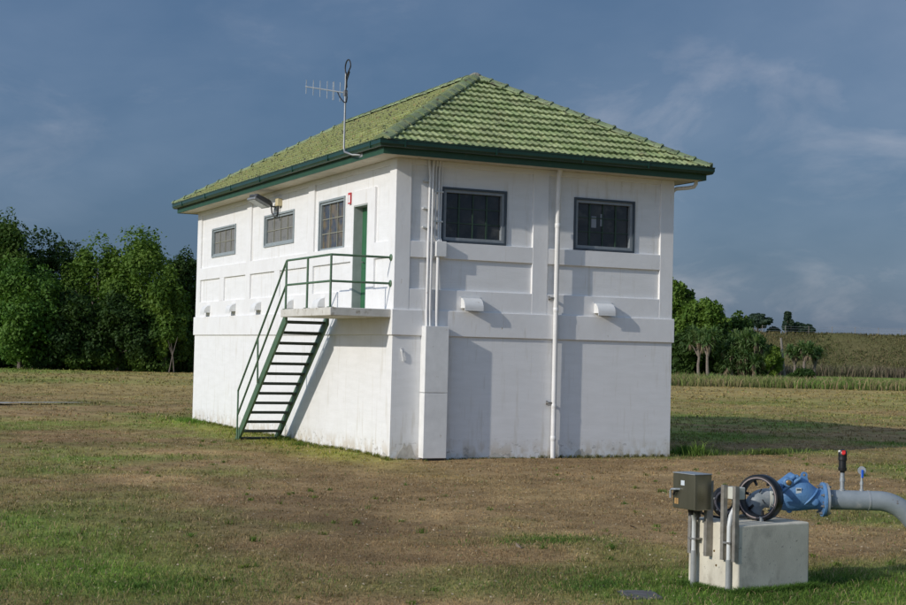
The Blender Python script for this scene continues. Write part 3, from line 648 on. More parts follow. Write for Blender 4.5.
sg = thing('wall_sign', (-.004, 2.57, 5.25), 'small upright red and white sign on the wall beside the door', 'sign')
MB().box((.0, 2.50, 5.27), (.048, 2.655, 5.51)).build('plate', 'sign_red', sg)
MB().box((-.0015, 2.525, 5.295), (.0005, 2.635, 5.46)).build('panel', 'sign_white', sg)

# ------------------------------------------------------------------ concrete block with cabinet, wheels and pipeline
BY = .098
BM = Matrix.Translation(Vector((-3.191, -15.829, 0))) @ Matrix.Rotation(BY, 4, 'Z')       # local x along the lit front, y to the back
blk = thing('concrete_block', BM @ Vector((.44, .35, 0)), 'weathered concrete block in long grass under the pipe elbow', 'concrete block')
MB(BM).box((0, 0, -.15), (.882, .702, .621)).build('body', 'concrete', blk, bevel=.018, seg=3)
MB(BM).lathe((.585, .47, .619), (0, 0, 1), [(0, .15), (.015, .145), (.022, .12)], 20).build('pipe_collar', 'mortar', blk, smooth=True)
for (v, z) in ((.30, .22), (.33, .35), (.20, .30)): MB(BM).lathe((-.001, v, z), (-1, 0, 0), [(0, .012), (.004, .010)], 7).build('rust_bolt', 'brass', blk)

cab = thing('electrical_cabinet', BM @ Vector((-.17, .44, .3)), 'stainless steel electrical cabinet on channel posts beside the concrete block', 'cabinet')
cb = MB(BM).box((-.26, .29, .735), (-.08, .60, 1.062)).build('enclosure', 'stainless', cab, bevel=.004)
MB(BM).box((-.283, .288, .737), (-.262, .602, 1.060)).build('door', 'stainless', cab, bevel=.004)
MB(BM).box((-.288, .285, 1.0625), (-.075, .605, 1.069)).build('rain_lid', 'galv', cab)
MB(BM).box((-.2855, .435, .955), (-.2833, .485, 1.000)).build('label_plate', 'label_white', cab)
MB(BM).box((-.2855, .52, .775), (-.2833, .545, .83)).box((-.2855, .55, .775), (-.2833, .575, .83)).build('warning_label', 'label_orange', cab)
MB(BM).tube([(-.283, .50, .915), (-.32, .52, .915), (-.33, .565, .912), (-.33, .582, .895), (-.325, .585, .83)], .010, 8).build('handle', 'galv', cab, smooth=True)
MB(BM).tube([(-.29, .54, .90), (-.31, .54, .895), (-.31, .56, .86)], .011, 8).build('padlock', 'black_plastic', cab, smooth=True)
for v in (.60, .372):
    p = MB(BM).box((-.079, v - .02, .30), (-.074, v + .02, 1.0)).box((-.074, v - .02, .30), (-.003, v - .015, 1.0)).box((-.074, v + .015, .30), (-.003, v + .02, 1.0)).build('channel_post', 'strut', cab)
MB(BM).tube([(-.06, .555, -.05), (-.06, .555, .33)], .026, 12).build('conduit_sleeve', 'conduit_grey', cab, smooth=True)
MB(BM).tube([(-.06, .555, .32), (-.06, .555, .60), (-.08, .54, .66), (-.13, .50, .70), (-.15, .48, .745)], .021, 12).build('conduit', 'conduit_white', cab, smooth=True)
MB(BM).box((-.088, .50, .435), (-.002, .61, .450)).build('conduit_clamp', 'bolt', cab)
MB(BM).lathe((-.16, .38, .735), (0, 0, -1), [(0, .04), (.03, .04), (.05, .025), (.07, .025)], 12).lathe((-.17, .47, .735), (0, 0, -1), [(0, .03), (.03, .03), (.05, .02), (.06, .02)], 12).build('cable_gland', 'black_plastic', cab, smooth=True)
MB(BM).tube([(-.16, .38, .67), (-.14, .40, .64), (-.08, .47, .66), (-.05, .52, .70), (.05, .50, .66), (.2, .45, .635)], .012, 6).build('cable', 'cable', cab, smooth=True)

jb = thing('junction_box', BM @ Vector((.04, .1, .3)), 'small pale junction box between two channel posts on the concrete block', 'junction box')
MB(BM).box((.002, .035, .852), (.105, .185, .962)).build('enclosure', 'pale_box', jb, bevel=.006)
MB(BM).box((-.0009, .037, .854), (.0015, .183, .960)).build('lid', 'pale_box', jb)
for v in (.175, .015):
    MB(BM).box((-.050, v - .02, .29), (-.046, v + .02, .978)).box((-.046, v - .02, .29), (-.003, v - .015, .978)).box((-.046, v + .015, .29), (-.003, v + .02, .978)).build('channel_post', 'strut', jb)
    MB(BM).box((-.045, v - .008, .31), (-.0435, v + .008, .96)).build('slot', 'black_plastic', jb)
MB(BM).tube([(-.03, .098, -.05), (-.03, .098, .30)], .026, 12).build('conduit_sleeve', 'conduit_grey', jb, smooth=True)
MB(BM).tube([(-.03, .098, .29), (-.03, .098, .60), (-.01, .10, .70), (.05, .11, .78), (.055, .11, .853)], .021, 12).build('conduit', 'conduit_white', jb, smooth=True)
MB(BM).box((-.056, .05, .445), (-.002, .15, .462)).build('conduit_clamp', 'bolt', jb)

# handwheels lying against the elbow
def wheel(name, o, nrm, r, w, t, label, spokes):
    e = thing(name, Vector((o.x, o.y, .621)), label, 'wheel'); n = nrm.normalized()
    MB().ring_solid(o, n, [(-w, r - t * .2), (-w * .8, r), (w * .7, r), (w, r - t * .25), (w, r - t * .8), (w * .6, r - t), (-w * .7, r - t), (-w, r - t * .8)], 56).build('rim', 'black_rubber', e, smooth=True)
    MB().ring_solid(o + n * (w + .0005), n, [(0, r - t * .50), (.002, r - t * .52), (.002, r - t * .70), (0, r - t * .72)], 56).build('rim_band', 'pink_line', e)
    u = Vector((0, 0, 1)); u = (u - n * u.dot(n)).normalized(); v = n.cross(u)
    if spokes:
        MB().lathe(o - n * w * .8, n, [(0, .045), (.02, .045), (.03, .03), (.05, .03)], 16).build('hub', 'black_rubber', e, smooth=True) if spokes > 9 else None
        for k in range(spokes):
            a = k * 2 * math.pi / spokes + .5; d = u * math.cos(a) + v * math.sin(a)
            MB().tube([o - n * w * .8 + d * (r - t * 1.9), o - n * w * .8 + d * (r - t * .7)], [.012, .016], 8).build('spoke', 'black_rubber', e, smooth=True)
    return e
nd = (-E2 * math.cos(R(37)) - E1 * math.sin(R(37)) + Vector((0, 0, .03)))
w1 = wheel('valve_handwheel', BM @ Vector((.50, .27, .621 + .214)), nd, .218, .064, .050, 'large black handwheel ring standing round the grey pipe elbow', 7)
MB(BM).box((.445, .185, .615), (.47, .215, .665)).build('chock', 'galv', w1)
w2 = wheel('pipe_ring', BM @ Vector((.36, .58, .621 + .148)), nd, .150, .035, .082, 'smaller black ring behind the channel posts on the concrete block', 0)
for k in range(6):
    n = nd.normalized(); u = (Vector((0, 0, 1)) - n * n.z).normalized(); v = n.cross(u); a = k * math.pi / 3 + .3
    MB().lathe(BM @ Vector((.36, .58, .769)) + n * .035 + (u * math.cos(a) + v * math.sin(a)) * .11, n, [(0, .011), (.010, .011), (.012, .006)], 6).build('bolt', 'bolt', w2)

# pipeline: local x = along the pipe (to the right), y = away, z up
PO = Vector((-2.3384, -15.6258, -.012)) + E2 * .15 + E1 * .036; PM = Matrix(((E1.x, E2.x, 0, PO.x), (E1.y, E2.y, 0, PO.y), (0, 0, 1, PO.z), (0, 0, 0, 1)))
pl = thing('pipeline', PM @ Vector((-.45, .05, .62)), 'grey water pipe with blue check valve rising from the concrete block', 'pipe')
ZP = .823
el = [(-.455, .0, .52), (-.455, 0, .70)] + [(-.455 + .125 - .125 * math.cos(a), 0, .70 + .125 * math.sin(a)) for a in np.linspace(.15, math.pi / 2, 9)] + [(-.25, 0, ZP + .002)]
el = [(x, y, z) for x, y, z in el]
def pp(name, mat, mb, parent=None, **k): k.setdefault('smooth', True); return mb.build(name, mat, parent or pl, **k)
elb = pp('elbow', 'pipe_grey', MB(PM).tube(el, .092, 24))
pp('weld_ring', 'pale_box', MB(PM).lathe((-.305, 0, ZP + .002), (1, 0, 0), [(0, .092), (.004, .0955), (.030, .0955), (.034, .092)], 24), elb)
for (x, z, a) in ((-.40, .90, .5), (-.37, .80, -.6)): pp('scratch', 'black_plastic', MB(PM @ Matrix.Translation((x, -.091, z)) @ Matrix.Rotation(a, 4, 'Y')).box((-.004, -.003, -.022), (.004, .01, .022)), elb, smooth=False)
# check valve body: lofted sections
vb = MB(PM); secs = [(-.262, ZP, .098, .098), (-.235, ZP, .10, .10), (-.20, .845, .128, .115), (-.16, .868, .158, .13), (-.10, .878, .172, .142), (-.03, .878, .170, .146), (.04, .868, .152, .138), (.09, .852, .130, .122), (.14, .835, .108, .106), (.17, ZP + .002, .098, .098), (.205, ZP, .096, .096)]
vb.rings([[(x, rh * math.cos(a), zc + rv * math.sin(a)) for a in np.linspace(0, 2 * math.pi, 29)[:-1]] for x, zc, rv, rh in secs])
val = pp('check_valve', 'valve_blue', vb)
pp('valve_flange', 'valve_blue', MB(PM).lathe((-.265, 0, ZP), (1, 0, 0), [(0, .160), (.004, .165), (.026, .165), (.03, .160)], 36), val)
pp('valve_flange', 'valve_blue', MB(PM).lathe((.203, 0, ZP), (1, 0, 0), [(0, .160), (.004, .165), (.026, .165), (.03, .160)], 36), val)
# slanted bonnet flange and cover on the upper left
CM = PM @ Matrix.Translation((-.118, 0, .962)) @ Matrix.Rotation(R(-38), 4, 'Y')
pp('bonnet_flange', 'valve_blue', MB(CM).box((-.115, -.135, -.012), (.125, .135, .018)), val, smooth=False, bevel=.012, seg=2)
pp('bonnet_cover', 'valve_blue', MB(CM).box((-.09, -.115, .020), (.10, .115, .066)), val, smooth=False, bevel=.022, seg=3)
for (x, y) in ((-.09, -.12), (0, -.125), (.10, -.12), (-.09, .12), (.10, .12)): pp('bolt', 'valve_blue', MB(CM).lathe((x, y, .018), (0, 0, 1), [(0, .016), (.018, .016), (.022, .010), (.034, .010)], 6), val, smooth=False)
pp('hinge_boss', 'valve_blue', MB(PM).lathe((-.146, -.09, .990), (0, -1, 0), [(0, .050), (.05, .046), (.055, .04)], 20), val)
pp('hinge_pin', 'brass', MB(PM).lathe((-.146, -.146, .990), (0, -1, 0), [(0, .026), (.012, .026), (.018, .018)], 14), val)
lug = MB(PM); oc = [(.035 + .032 * math.cos(a), 1.052 + .032 * math.sin(a)) for a in np.linspace(-.5, math.pi + .2, 12)] + [(-.02, .99), (.085, .97)]
ic = [(.035 + .013 * math.cos(a), 1.055 + .013 * math.sin(a)) for a in np.linspace(-.5, 2 * math.pi - .5, 14, endpoint=False)]
k = len(oc); n_ = len(ic)
lug.add([(x, y, z) for y in (-.012, .012) for x, z in oc + ic], [(i, (i + 1) % k, k + (i + 1) % n_, k + i % n_) for i in range(k)] + [(k + n_ + i, k + n_ + (i + 1) % k, 2 * k + n_ + (i + 1) % n_, 2 * k + n_ + i % n_) for i in range(k)] + [(i, (i + 1) % k, k + n_ + (i + 1) % k, k + n_ + i) for i in range(k)])
pp('lifting_lug', 'valve_blue', lug, val, smooth=False)
pp('drain_boss', 'valve_blue', MB(PM).lathe((.118, -.085, .808), (0, -1, 0), [(0, .036), (.03, .034), (.034, .026), (.036, .012)], 18), val)
pp('foot', 'valve_blue', MB(PM).add([(x, y, z) for y in (-.03, .03) for x, z in ((-.19, .79), (-.06, .765), (-.085, .692), (-.115, .685))], [(0, 1, 2, 3), (7, 6, 5, 4), (0, 4, 5, 1), (1, 5, 6, 2), (2, 6, 7, 3), (3, 7, 4, 0)]), val, smooth=False, bevel=.008)
pp('nameplate', 'label_white', MB(PM @ Matrix.Translation((-.048, -.141, .912)) @ Matrix.Rotation(.12, 4, 'X')).box((-.025, -.005, -.028), (.025, .01, .028)), val, smooth=False)
pp('nameplate_print', 'frame_blue', MB(PM @ Matrix.Translation((-.048, -.141, .912)) @ Matrix.Rotation(.12, 4, 'X')).box((-.02, -.0065, .004), (.02, -.004, .022)), val, smooth=False)
# slanted seam between body and neck
seam = [(.155 - .16 * t, -math.sqrt(max(.0001, 1 - ((2 * t - 1) * .9) ** 2)) * (.124 + .02 * t), .925 - .165 * t) for t in np.linspace(0, 1, 13)]
pp('body_seam', 'valve_blue', MB(PM).tube(seam, .010, 6), val)
# mating flange, pipe and bend
fl2 = pp('flange', 'galv', MB(PM).lathe((.2345, 0, ZP), (1, 0, 0), [(0, .158), (.003, .161), (.022, .161), (.025, .156)], 36))
for k in range(8):
    a = k * math.pi / 4 + .39
    y, z = .135 * math.cos(a), ZP + .135 * math.sin(a)
    pp('bolt', 'bolt', MB(PM).lathe((.202, y, z), (-1, 0, 0), [(0, .015), (.014, .015), (.016, .009), (.03, .009)], 6), fl2, smooth=False)
    pp('nut', 'bolt', MB(PM).lathe((.260, y, z), (1, 0, 0), [(0, .015), (.014, .015), (.016, .008), (.026, .008)], 6), fl2, smooth=False)
    pp('bolt', 'bolt', MB(PM).lathe((-.266, y, z), (-1, 0, 0), [(0, .015), (.014, .015), (.016, .009), (.03, .009)], 6), val, smooth=False)
bend = [(.655, 0, ZP), (.745, 0, ZP)] + [(.745 + .40 * math.sin(a), 0, ZP - .40 * (1 - math.cos(a))) for a in np.linspace(.1, .86, 8)]
ex, ez = bend[-1][0], bend[-1][2]; dx, dz = math.cos(.86), -math.sin(.86)
bend += [(ex + dx * .35, 0, ez + dz * .35), (ex + dx * .60, 0, ez + dz * .58), (ex + dx * .78, 0, ez + dz * .86), (ex + dx * .8, 0, -.2)]
pp('pipe', 'pipe_band', MB(PM).lathe((.258, 0, ZP), (1, 0, 0), [(0, .094), (.001, .0955), (.048, .0955), (.05, .094)], 28))
pp('pipe', 'pipe_grey', MB(PM).lathe((.309, 0, ZP), (1, 0, 0), [(0, .094), (.15, .0942), (.343, .094)], 28))
pp('bend', 'pipe_grey', MB(PM).tube(bend, .095, 28))
pp('strap', 'galv', MB(PM).lathe((.645, 0, ZP), (1, 0, 0), [(0, .094), (.001, .0985), (.015, .0985), (.016, .094)], 28))
# air valve on its riser
rs = pp('riser', 'galv', MB(PM).lathe((.403, 0, ZP + .085), (0, 0, 1), [(0, .030), (.016, .030), (.020, .021), (.09, .021), (.092, .026), (.12, .026), (.122, .021), (.185, .021)], 16))
av = pp('air_valve', 'black_plastic', MB(PM).lathe((.403, 0, 1.085), (0, 0, 1), [(0, .022), (.012, .024), (.020, .040), (.048, .042), (.050, .036), (.115, .035), (.118, .042), (.135, .043), (.150, .040), (.165, .042), (.200, .042), (.215, .032), (.222, .020), (.225, .0)], 20))
pp('cap', 'red_plastic', MB(PM).lathe((.403, -.015, 1.268), (0, -.75, .25), [(0, .020), (.028, .020), (.034, .014)], 12).box((.388, -.045, 1.262), (.418, -.02, 1.300)), av)
pp('nozzle', 'white_metal', MB(PM).lathe((.376, -.02, 1.29), (-.8, -.4, .1), [(0, .010), (.018, .010), (.02, .006)], 10), av)
tp = pp('riser', 'galv', MB(PM).lathe((.590, 0, ZP + .088), (0, 0, 1), [(0, .021), (.018, .021), (.020, .013), (.06, .013), (.062, .017), (.09, .017), (.092, .012), (.17, .012)], 14))
gg = pp('pressure_gauge', 'galv', MB(PM).lathe((.594, .012, 1.108), (.25, 1, 0), [(-.014, .036), (-.010, .040), (.016, .040), (.022, .034)], 22), None)
pp('lever', 'blue_plastic', MB(PM).box((.580, -.022, 1.040), (.602, -.012, 1.118)), gg, smooth=False, bevel=.004)

cv = thing('pit_cover', (-4.10, -15.63, 0), 'dark weathered pit cover lying in the grass before the concrete block', 'cover')
MB(Matrix.Translation((-4.10, -15.63, -.004)) @ Matrix.Rotation(-.33, 4, 'Z')).box((-.15, -.20, -.03), (.15, .20, .02)).build('lid', 'pit_cover', cv, bevel=.006)
MB(Matrix.Translation((-4.10, -15.63, -.004)) @ Matrix.Rotation(-.33, 4, 'Z')).box((-.17, -.22, -.06), (.17, .22, .008)).build('rim', 'pit_cover', cv)

# ------------------------------------------------------------------ turf blades (nobody could count these)
nr = np.random.default_rng(21)
def blades(name, P, h, w, lean, col, label, cat_kind='stuff', bend=.4):
    """one bent blade (3 triangles) per point: base, kink, tip"""
    n = len(P); a = nr.random(n) * 2 * np.pi; t = np.c_[np.cos(a), np.sin(a), np.zeros(n)]; b = nr.random(n) * 2 * np.pi; l = np.c_[np.cos(b), np.sin(b), np.zeros(n)]
    up = np.array([0, 0, 1.0]); k1 = P + up * (h * .55)[:, None] + l * (lean * h * .25)[:, None]; k2 = P + up * (h * (1 - bend * lean))[:, None] + l * (lean * h)[:, None]
    V = np.stack([P - t * w[:, None] * .5, P + t * w[:, None] * .5, k1 - t * w[:, None] * .38, k1 + t * w[:, None] * .38, k2], 1).reshape(-1, 3)
    i = np.arange(n)[:, None] * 5; F = np.concatenate([i + [0, 1, 3], i + [0, 3, 2], i + [2, 3, 4]], 0)
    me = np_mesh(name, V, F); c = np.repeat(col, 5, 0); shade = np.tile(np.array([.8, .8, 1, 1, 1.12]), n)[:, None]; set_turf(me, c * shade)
    return tag(link(name, me, None, 'turf_blade'), label, None, None, cat_kind)
def scatter(d0, d1, dens, half=.40):
    """random ground points between two distances, in a fan wider than the view"""
    n = int(dens * half * (d1 ** 2 - d0 ** 2)); d = np.sqrt(nr.random(n) * (d1 ** 2 - d0 ** 2) + d0 ** 2); a = (nr.random(n) * 2 - 1) * half + YAW
    return CAM.x + d * np.sin(a), CAM.y + d * np.cos(a)
def outside(x, y):
    m = ~((x > -.01) & (x < W + .01) & (y > -.01) & (y < L + .01))
    c, s_ = math.cos(BY), math.sin(BY); dx, dy = x + 3.191, y + 15.829; u, v = dx * c + dy * s_, -dx * s_ + dy * c
    m &= ~((u > -.005) & (u < .89) & (v > -.005) & (v < .71)); m &= ~((np.abs(x + 4.10) < .11) & (np.abs(y + 15.63) < .13)); return m
PX, PY, PH, PW = [], [], [], []
for d0, d1, dens, per, h, w in ((10.5, 17, 260, 6, .034, .0055), (17, 26, 95, 6, .036, .0085), (26, 42, 30, 6, .042, .013), (42, 75, 6.5, 6, .06, .028), (75, 132, 1.3, 6, .09, .06)):
    x, y = scatter(d0, d1, dens, .52 if d1 < 30 else .42); x = np.repeat(x, per); y = np.repeat(y, per); sp = .025 + h * .5
    x = x + nr.normal(0, sp, len(x)); y = y + nr.normal(0, sp, len(y)); m = outside(x, y); x, y = x[m], y[m]
    PX.append(x); PY.append(y); PH.append(h * (.5 + nr.random(len(x)) ** 2 * 1.5)); PW.append(w * (.6 + .8 * nr.random(len(x))))
x, y, h, w = map(np.concatenate, (PX, PY, PH, PW)); col, g = turf(x, y)
h = h * (.75 + .9 * g) * (.7 + .7 * fbm(x, y, .7, 3, 14.0))
j = nr.random(len(x)); dead = (nr.random(len(x)) < .22)[:, None]
col = col * (.62 + .8 * j)[:, None]; col = np.where(dead, np.array([.42, .315, .17]) * (.6 + .7 * j)[:, None], col)
grow = (nr.random(len(x)) < .14 * (.3 + g))[:, None]; col = np.where(grow & ~dead, np.array([.13, .225, .05]) * (.7 + .6 * j)[:, None], col)
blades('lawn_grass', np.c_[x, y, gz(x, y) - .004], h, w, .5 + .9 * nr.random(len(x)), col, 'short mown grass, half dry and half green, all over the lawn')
# longer grass: round the block, at the wall corner, along the wall feet
def clump(n, cx, cy, rx, ry, rot=0.0):
    a = nr.random(n) * 2 * np.pi; r = np.abs(nr.normal(0, .62, n)); u, v = rx * r * np.cos(a), ry * r * np.sin(a); c, s_ = math.cos(rot), math.sin(rot)
    return cx + u * c - v * s_, cy + u * s_ + v * c
parts = []
def long_grass(n, cx, cy, rx, ry, h, w, c, rot=0.0): x, y = clump(n, cx, cy, rx, ry, rot); m = outside(x, y); parts.append((x[m], y[m], h * (.35 + .75 * nr.random(m.sum())), np.full(m.sum(), w), np.array(c) * (.6 + .8 * nr.random(m.sum()))[:, None]))
for t in np.linspace(0, 1, 9):
    p = BM @ Vector((.88 * t, -.04, 0)); long_grass(420, p.x, p.y, .12, .08, .13, .006, (.085, .165, .03)); p = BM @ Vector((-.06, .70 * t, 0)); long_grass(240, p.x, p.y, .08, .09, .10, .006, (.095, .17, .035))
long_grass(5200, -2.9, -16.0, 1.6, .75, .075, .0058, (.10, .18, .035), .1); long_grass(2600, -1.7, -15.5, 1.0, .9, .07, .006, (.075, .15, .03)); long_grass(3600, -4.0, -14.9, 1.2, .8, .06, .006, (.09, .165, .035))
long_grass(3500, -8.2, -13.8, 2.0, 1.2, .065, .006, (.10, .18, .035)); long_grass(1800, -3.1, -12.1, .9, .5, .06, .007, (.10, .17, .035))
long_grass(150, 7.6, .02, .9, .10, .20, .010, (.15, .22, .045), .2); long_grass(40, 7.3, .02, .3, .12, .55, .018, (.19, .30, .055), .2); long_grass(420, 9.4, .35, 1.6, .16, .22, .014, (.17, .23, .06), .2); long_grass(500, 7.4, .55, .9, .3, .3, .016, (.12, .22, .04), .15)
for t in np.linspace(0, 1, 30):
    long_grass(60, W * t, -.05, .14, .05, .11 if t > .5 else .055, .010, (.17, .17, .06)); long_grass(110, -.06, L * t, .07, .28, .11, .011, (.17, .19, .035))
long_grass(160, -.25, 5.9, .25, .3, .2, .012, (.12, .19, .035)); long_grass(500, -.3, 13.6, .25, 1.4, .2, .014, (.11, .20, .03)); long_grass(220, -.35, 4.4, .2, .8, .12, .012, (.13, .19, .035))
wx, wy = scatter(11.5, 34, 1.1); keep = fbm(wx, wy, 2.2, 3, 51.0) > .50
for a_, b_ in zip(wx[keep], wy[keep]): long_grass(int(nr.integers(14, 46)), a_, b_, .06, .06, .05 + .05 * nr.random(), .006 + .004 * nr.random(), (.10 + .05 * nr.random(), .19, .035))
x, y, h, w, col = [np.concatenate([p[i] for p in parts]) for i in range(5)]
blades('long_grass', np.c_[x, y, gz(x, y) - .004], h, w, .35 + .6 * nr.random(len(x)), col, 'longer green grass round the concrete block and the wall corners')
# seed heads and pale dry litter in the lawn, fallen leaves
x, y = scatter(11, 40, 7); m = outside(x, y); x, y = x[m], y[m]; n = len(x)
blades('dry_litter', np.c_[x, y, gz(x, y) + .01], np.full(n, .02), np.full(n, .022), 2.2 + nr.random(n), np.array([.55, .45, .31]) * (.5 + .8 * nr.random(n))[:, None], 'bleached dry grass litter lying on the lawn', bend=.3)
for i, (lx, ly) in enumerate(((-3.76, -12.62), (-1.52, -11.40))):
    a = i * 1.9; b = MB(Matrix.Translation((lx, ly, .045)) @ Matrix.Rotation(a, 4, 'Z') @ Matrix.Rotation(.35, 4, 'X'))
    pr = [(0, -.07), (.022, -.03), (.028, .0), (.02, .035), (0, .07), (-.02, .035), (-.028, 0), (-.022, -.03)]
    b.add([(px, py, .008 * math.cos(px * 90)) for px, py in pr] + [(px, py, .008 * math.cos(px * 90) - .002) for px, py in pr], [tuple(range(8)), tuple(range(15, 7, -1))] + [(k, (k + 1) % 8, 8 + (k + 1) % 8, 8 + k) for k in range(8)])
    where = ['on the lawn below the middle of the building', 'on the lawn left of the electrical cabinet'][i]
    tag(b.build('fallen_leaf', 'dead_leaf'), 'curled brown fallen leaf ' + where, 'leaf', 'fallen leaves on the lawn')

# tall grass strip on the right, weeds at the embankment foot, cover on the bank
def strip(name, n, s0, s1, d0, d1, h, w, cols, label, zf=None, lean=.5):
    s_ = s0 + (s1 - s0) * nr.random(n); d = d0 + (d1 - d0) * nr.random(n); P = np.array(along(0, 0))[None] + s_[:, None] * np.array(E1) + d[:, None] * np.array(E2)
    P[:, 2] = 0 if zf is None else zf(s_, d); f = fbm(s_, d, 7, 4, 6.0); k = np.clip((f - .35) / .3, 0, 1)[:, None]; r = (nr.random(n) < .5)[:, None]
    c = np.array(cols[0]) * (1 - k) + np.array(cols[1]) * k; c = np.where(r & (nr.random(n) < .45)[:, None], np.array(cols[2]), c) * (.6 + .8 * nr.random(n))[:, None]
    hh = h * (.45 + .75 * nr.random(n)) * (.75 + .5 * fbm(s_, d, 3.0, 3, 2.2)); blades(name, P, hh, w * (.6 + .8 * nr.random(n)), lean * (.4 + nr.random(n)), c, label)
strip('tall_grass', 34000, 14, 62, 110, 126, .92, .05, ((.22, .22, .085), (.14, .225, .05), (.38, .28, .16)), 'strip of tall seeding grass across the field at right')
strip('tall_weeds', 9000, 20, 90, 200, 209, 1.9, .10, ((.17, .14, .095), (.13, .13, .065), (.22, .165, .12)), 'brown weeds along the foot of the embankment')
strip('bank_grass', 26000, 34, 110, 209, 229, .55, .10, ((.10, .115, .038), (.165, .145, .060), (.20, .155, .080)), 'rough grass covering the embankment slope', lambda s_, d: np.interp(d, EPD, EPZ) * np.clip((s_ - 22) / 14, 0, 1) - .1, .9)

# ------------------------------------------------------------------ trees
LT_NAME = 'trees along the left of the field'
def leaves_np(P, Nrm, size, asp=.55):
    n = len(P); r = nr.normal(size=(n, 3)); t = np.cross(Nrm, r); t /= np.linalg.norm(t, axis=1)[:, None] + 1e-9; b = np.cross(Nrm, t)
    s = size[:, None]; V = np.stack([P - t * s, P - b * s * asp + Nrm * s * .12, P + t * s, P + b * s * asp + Nrm * s * .12], 1).reshape(-1, 3); i = np.arange(n)[:, None] * 4
    return V, i + np.arange(4)[None]
def tree(name, base, H, rx, crown0, label, mat, n=16000, lobes=22, leaf=.155, group='trees', trunk=True, ry=None, flat=1.0, bark='bark', lob=(.30, .48), dens_top=1.0):
    """tapered trunk with limbs reaching every leaf clump; the crown is many small leaves in uneven clumps"""
    base = Vector(base); t = thing(name, base, label, 'tree', group); H *= .95 if group == LT_NAME else 1; ry = ry or rx; ch = H - crown0; cz = crown0 + ch * .5
    cen = []; tr_ = random.Random(int(base.x * 131 + base.y * 17 + H * 7))
    while len(cen) < lobes:
        p = Vector((tr_.uniform(-1, 1), tr_.uniform(-1, 1), tr_.uniform(-1, 1)))
        if .35 < p.length < 1 and not (p.z > .35 and math.hypot(p.x, p.y) > .75):
            lr = tr_.uniform(*lob) * (1.0 if p.length < .8 else .8); cen.append((Vector((p.x * rx * (1 - lr * .55), p.y * ry * (1 - lr * .55), cz + p.z * ch * .5 * (1 - lr * .5))), lr))
    cen.append((Vector((tr_.uniform(-.2, .2) * rx, 0, H - .28 * ch * .5)), .42))
    VV, FF, k = [], [], 0
    for c, lr in cen:
        m = int(1.45 * n / len(cen) * tr_.uniform(.6, 1.4)); d = nr.normal(size=(m, 3)); d /= np.linalg.norm(d, axis=1)[:, None]
        sub = 1 + .22 * np.sin(d[:, 0] * 5 + c.x) * np.sin(d[:, 1] * 5 + c.y) + .15 * np.sin(d[:, 2] * 7 + c.z * 3); rr = (.45 + .62 * nr.random(m) ** .45) * sub
        R3 = np.array([rx * lr, ry * lr, max(ch * .5 * lr, .3) * flat]); P = np.array(c)[None] + d * R3 * rr[:, None] + nr.normal(0, .08, (m, 3)); P[:, 2] = np.maximum(P[:, 2], .05)
        Nn = d * .7 + nr.normal(0, .6, (m, 3)) + [0, 0, .35]; Nn /= np.linalg.norm(Nn, axis=1)[:, None]
        v, f = leaves_np(P, Nn, leaf * (.55 + .8 * nr.random(m))); VV.append(v); FF.append(f + k); k += len(v)
    o = link('crown', np_mesh('crown', np.concatenate(VV), np.concatenate(FF)), t, mat)
    if trunk:
        b = MB(Matrix.Translation(base)); r0_ = .018 * H + .03; lean = tr_.uniform(-.06, .06) * H; top = Vector((lean, lean * .4, crown0 + ch * .45))
        b.tube([(0, 0, -.1), (lean * .15, 0, top.z * .3), (lean * .5, lean * .2, top.z * .65), top], [r0_ * 1.25, r0_, r0_ * .75, r0_ * .35], 8)
        tk = b.build('trunk', bark, t, smooth=True)
        b = MB(Matrix.Translation(base))
        for c, lr in cen[:: max(1, len(cen) // 12)]:
            s_ = Vector((lean * .3, lean * .1, top.z * tr_.uniform(.35, .8))); mid = s_.lerp(c, .5) + Vector((0, 0, -.1 * H * .3)); b.tube([s_, mid, c], [r0_ * .42, r0_ * .3, r0_ * .1], 5)
        b.build('limbs', bark, tk, smooth=True)
    return t
def at_px(px, d):       # ground point d metres out whose bearing is given in photo columns
    return along((px - 453) / 1472.06 * d, d)
LT = LT_NAME
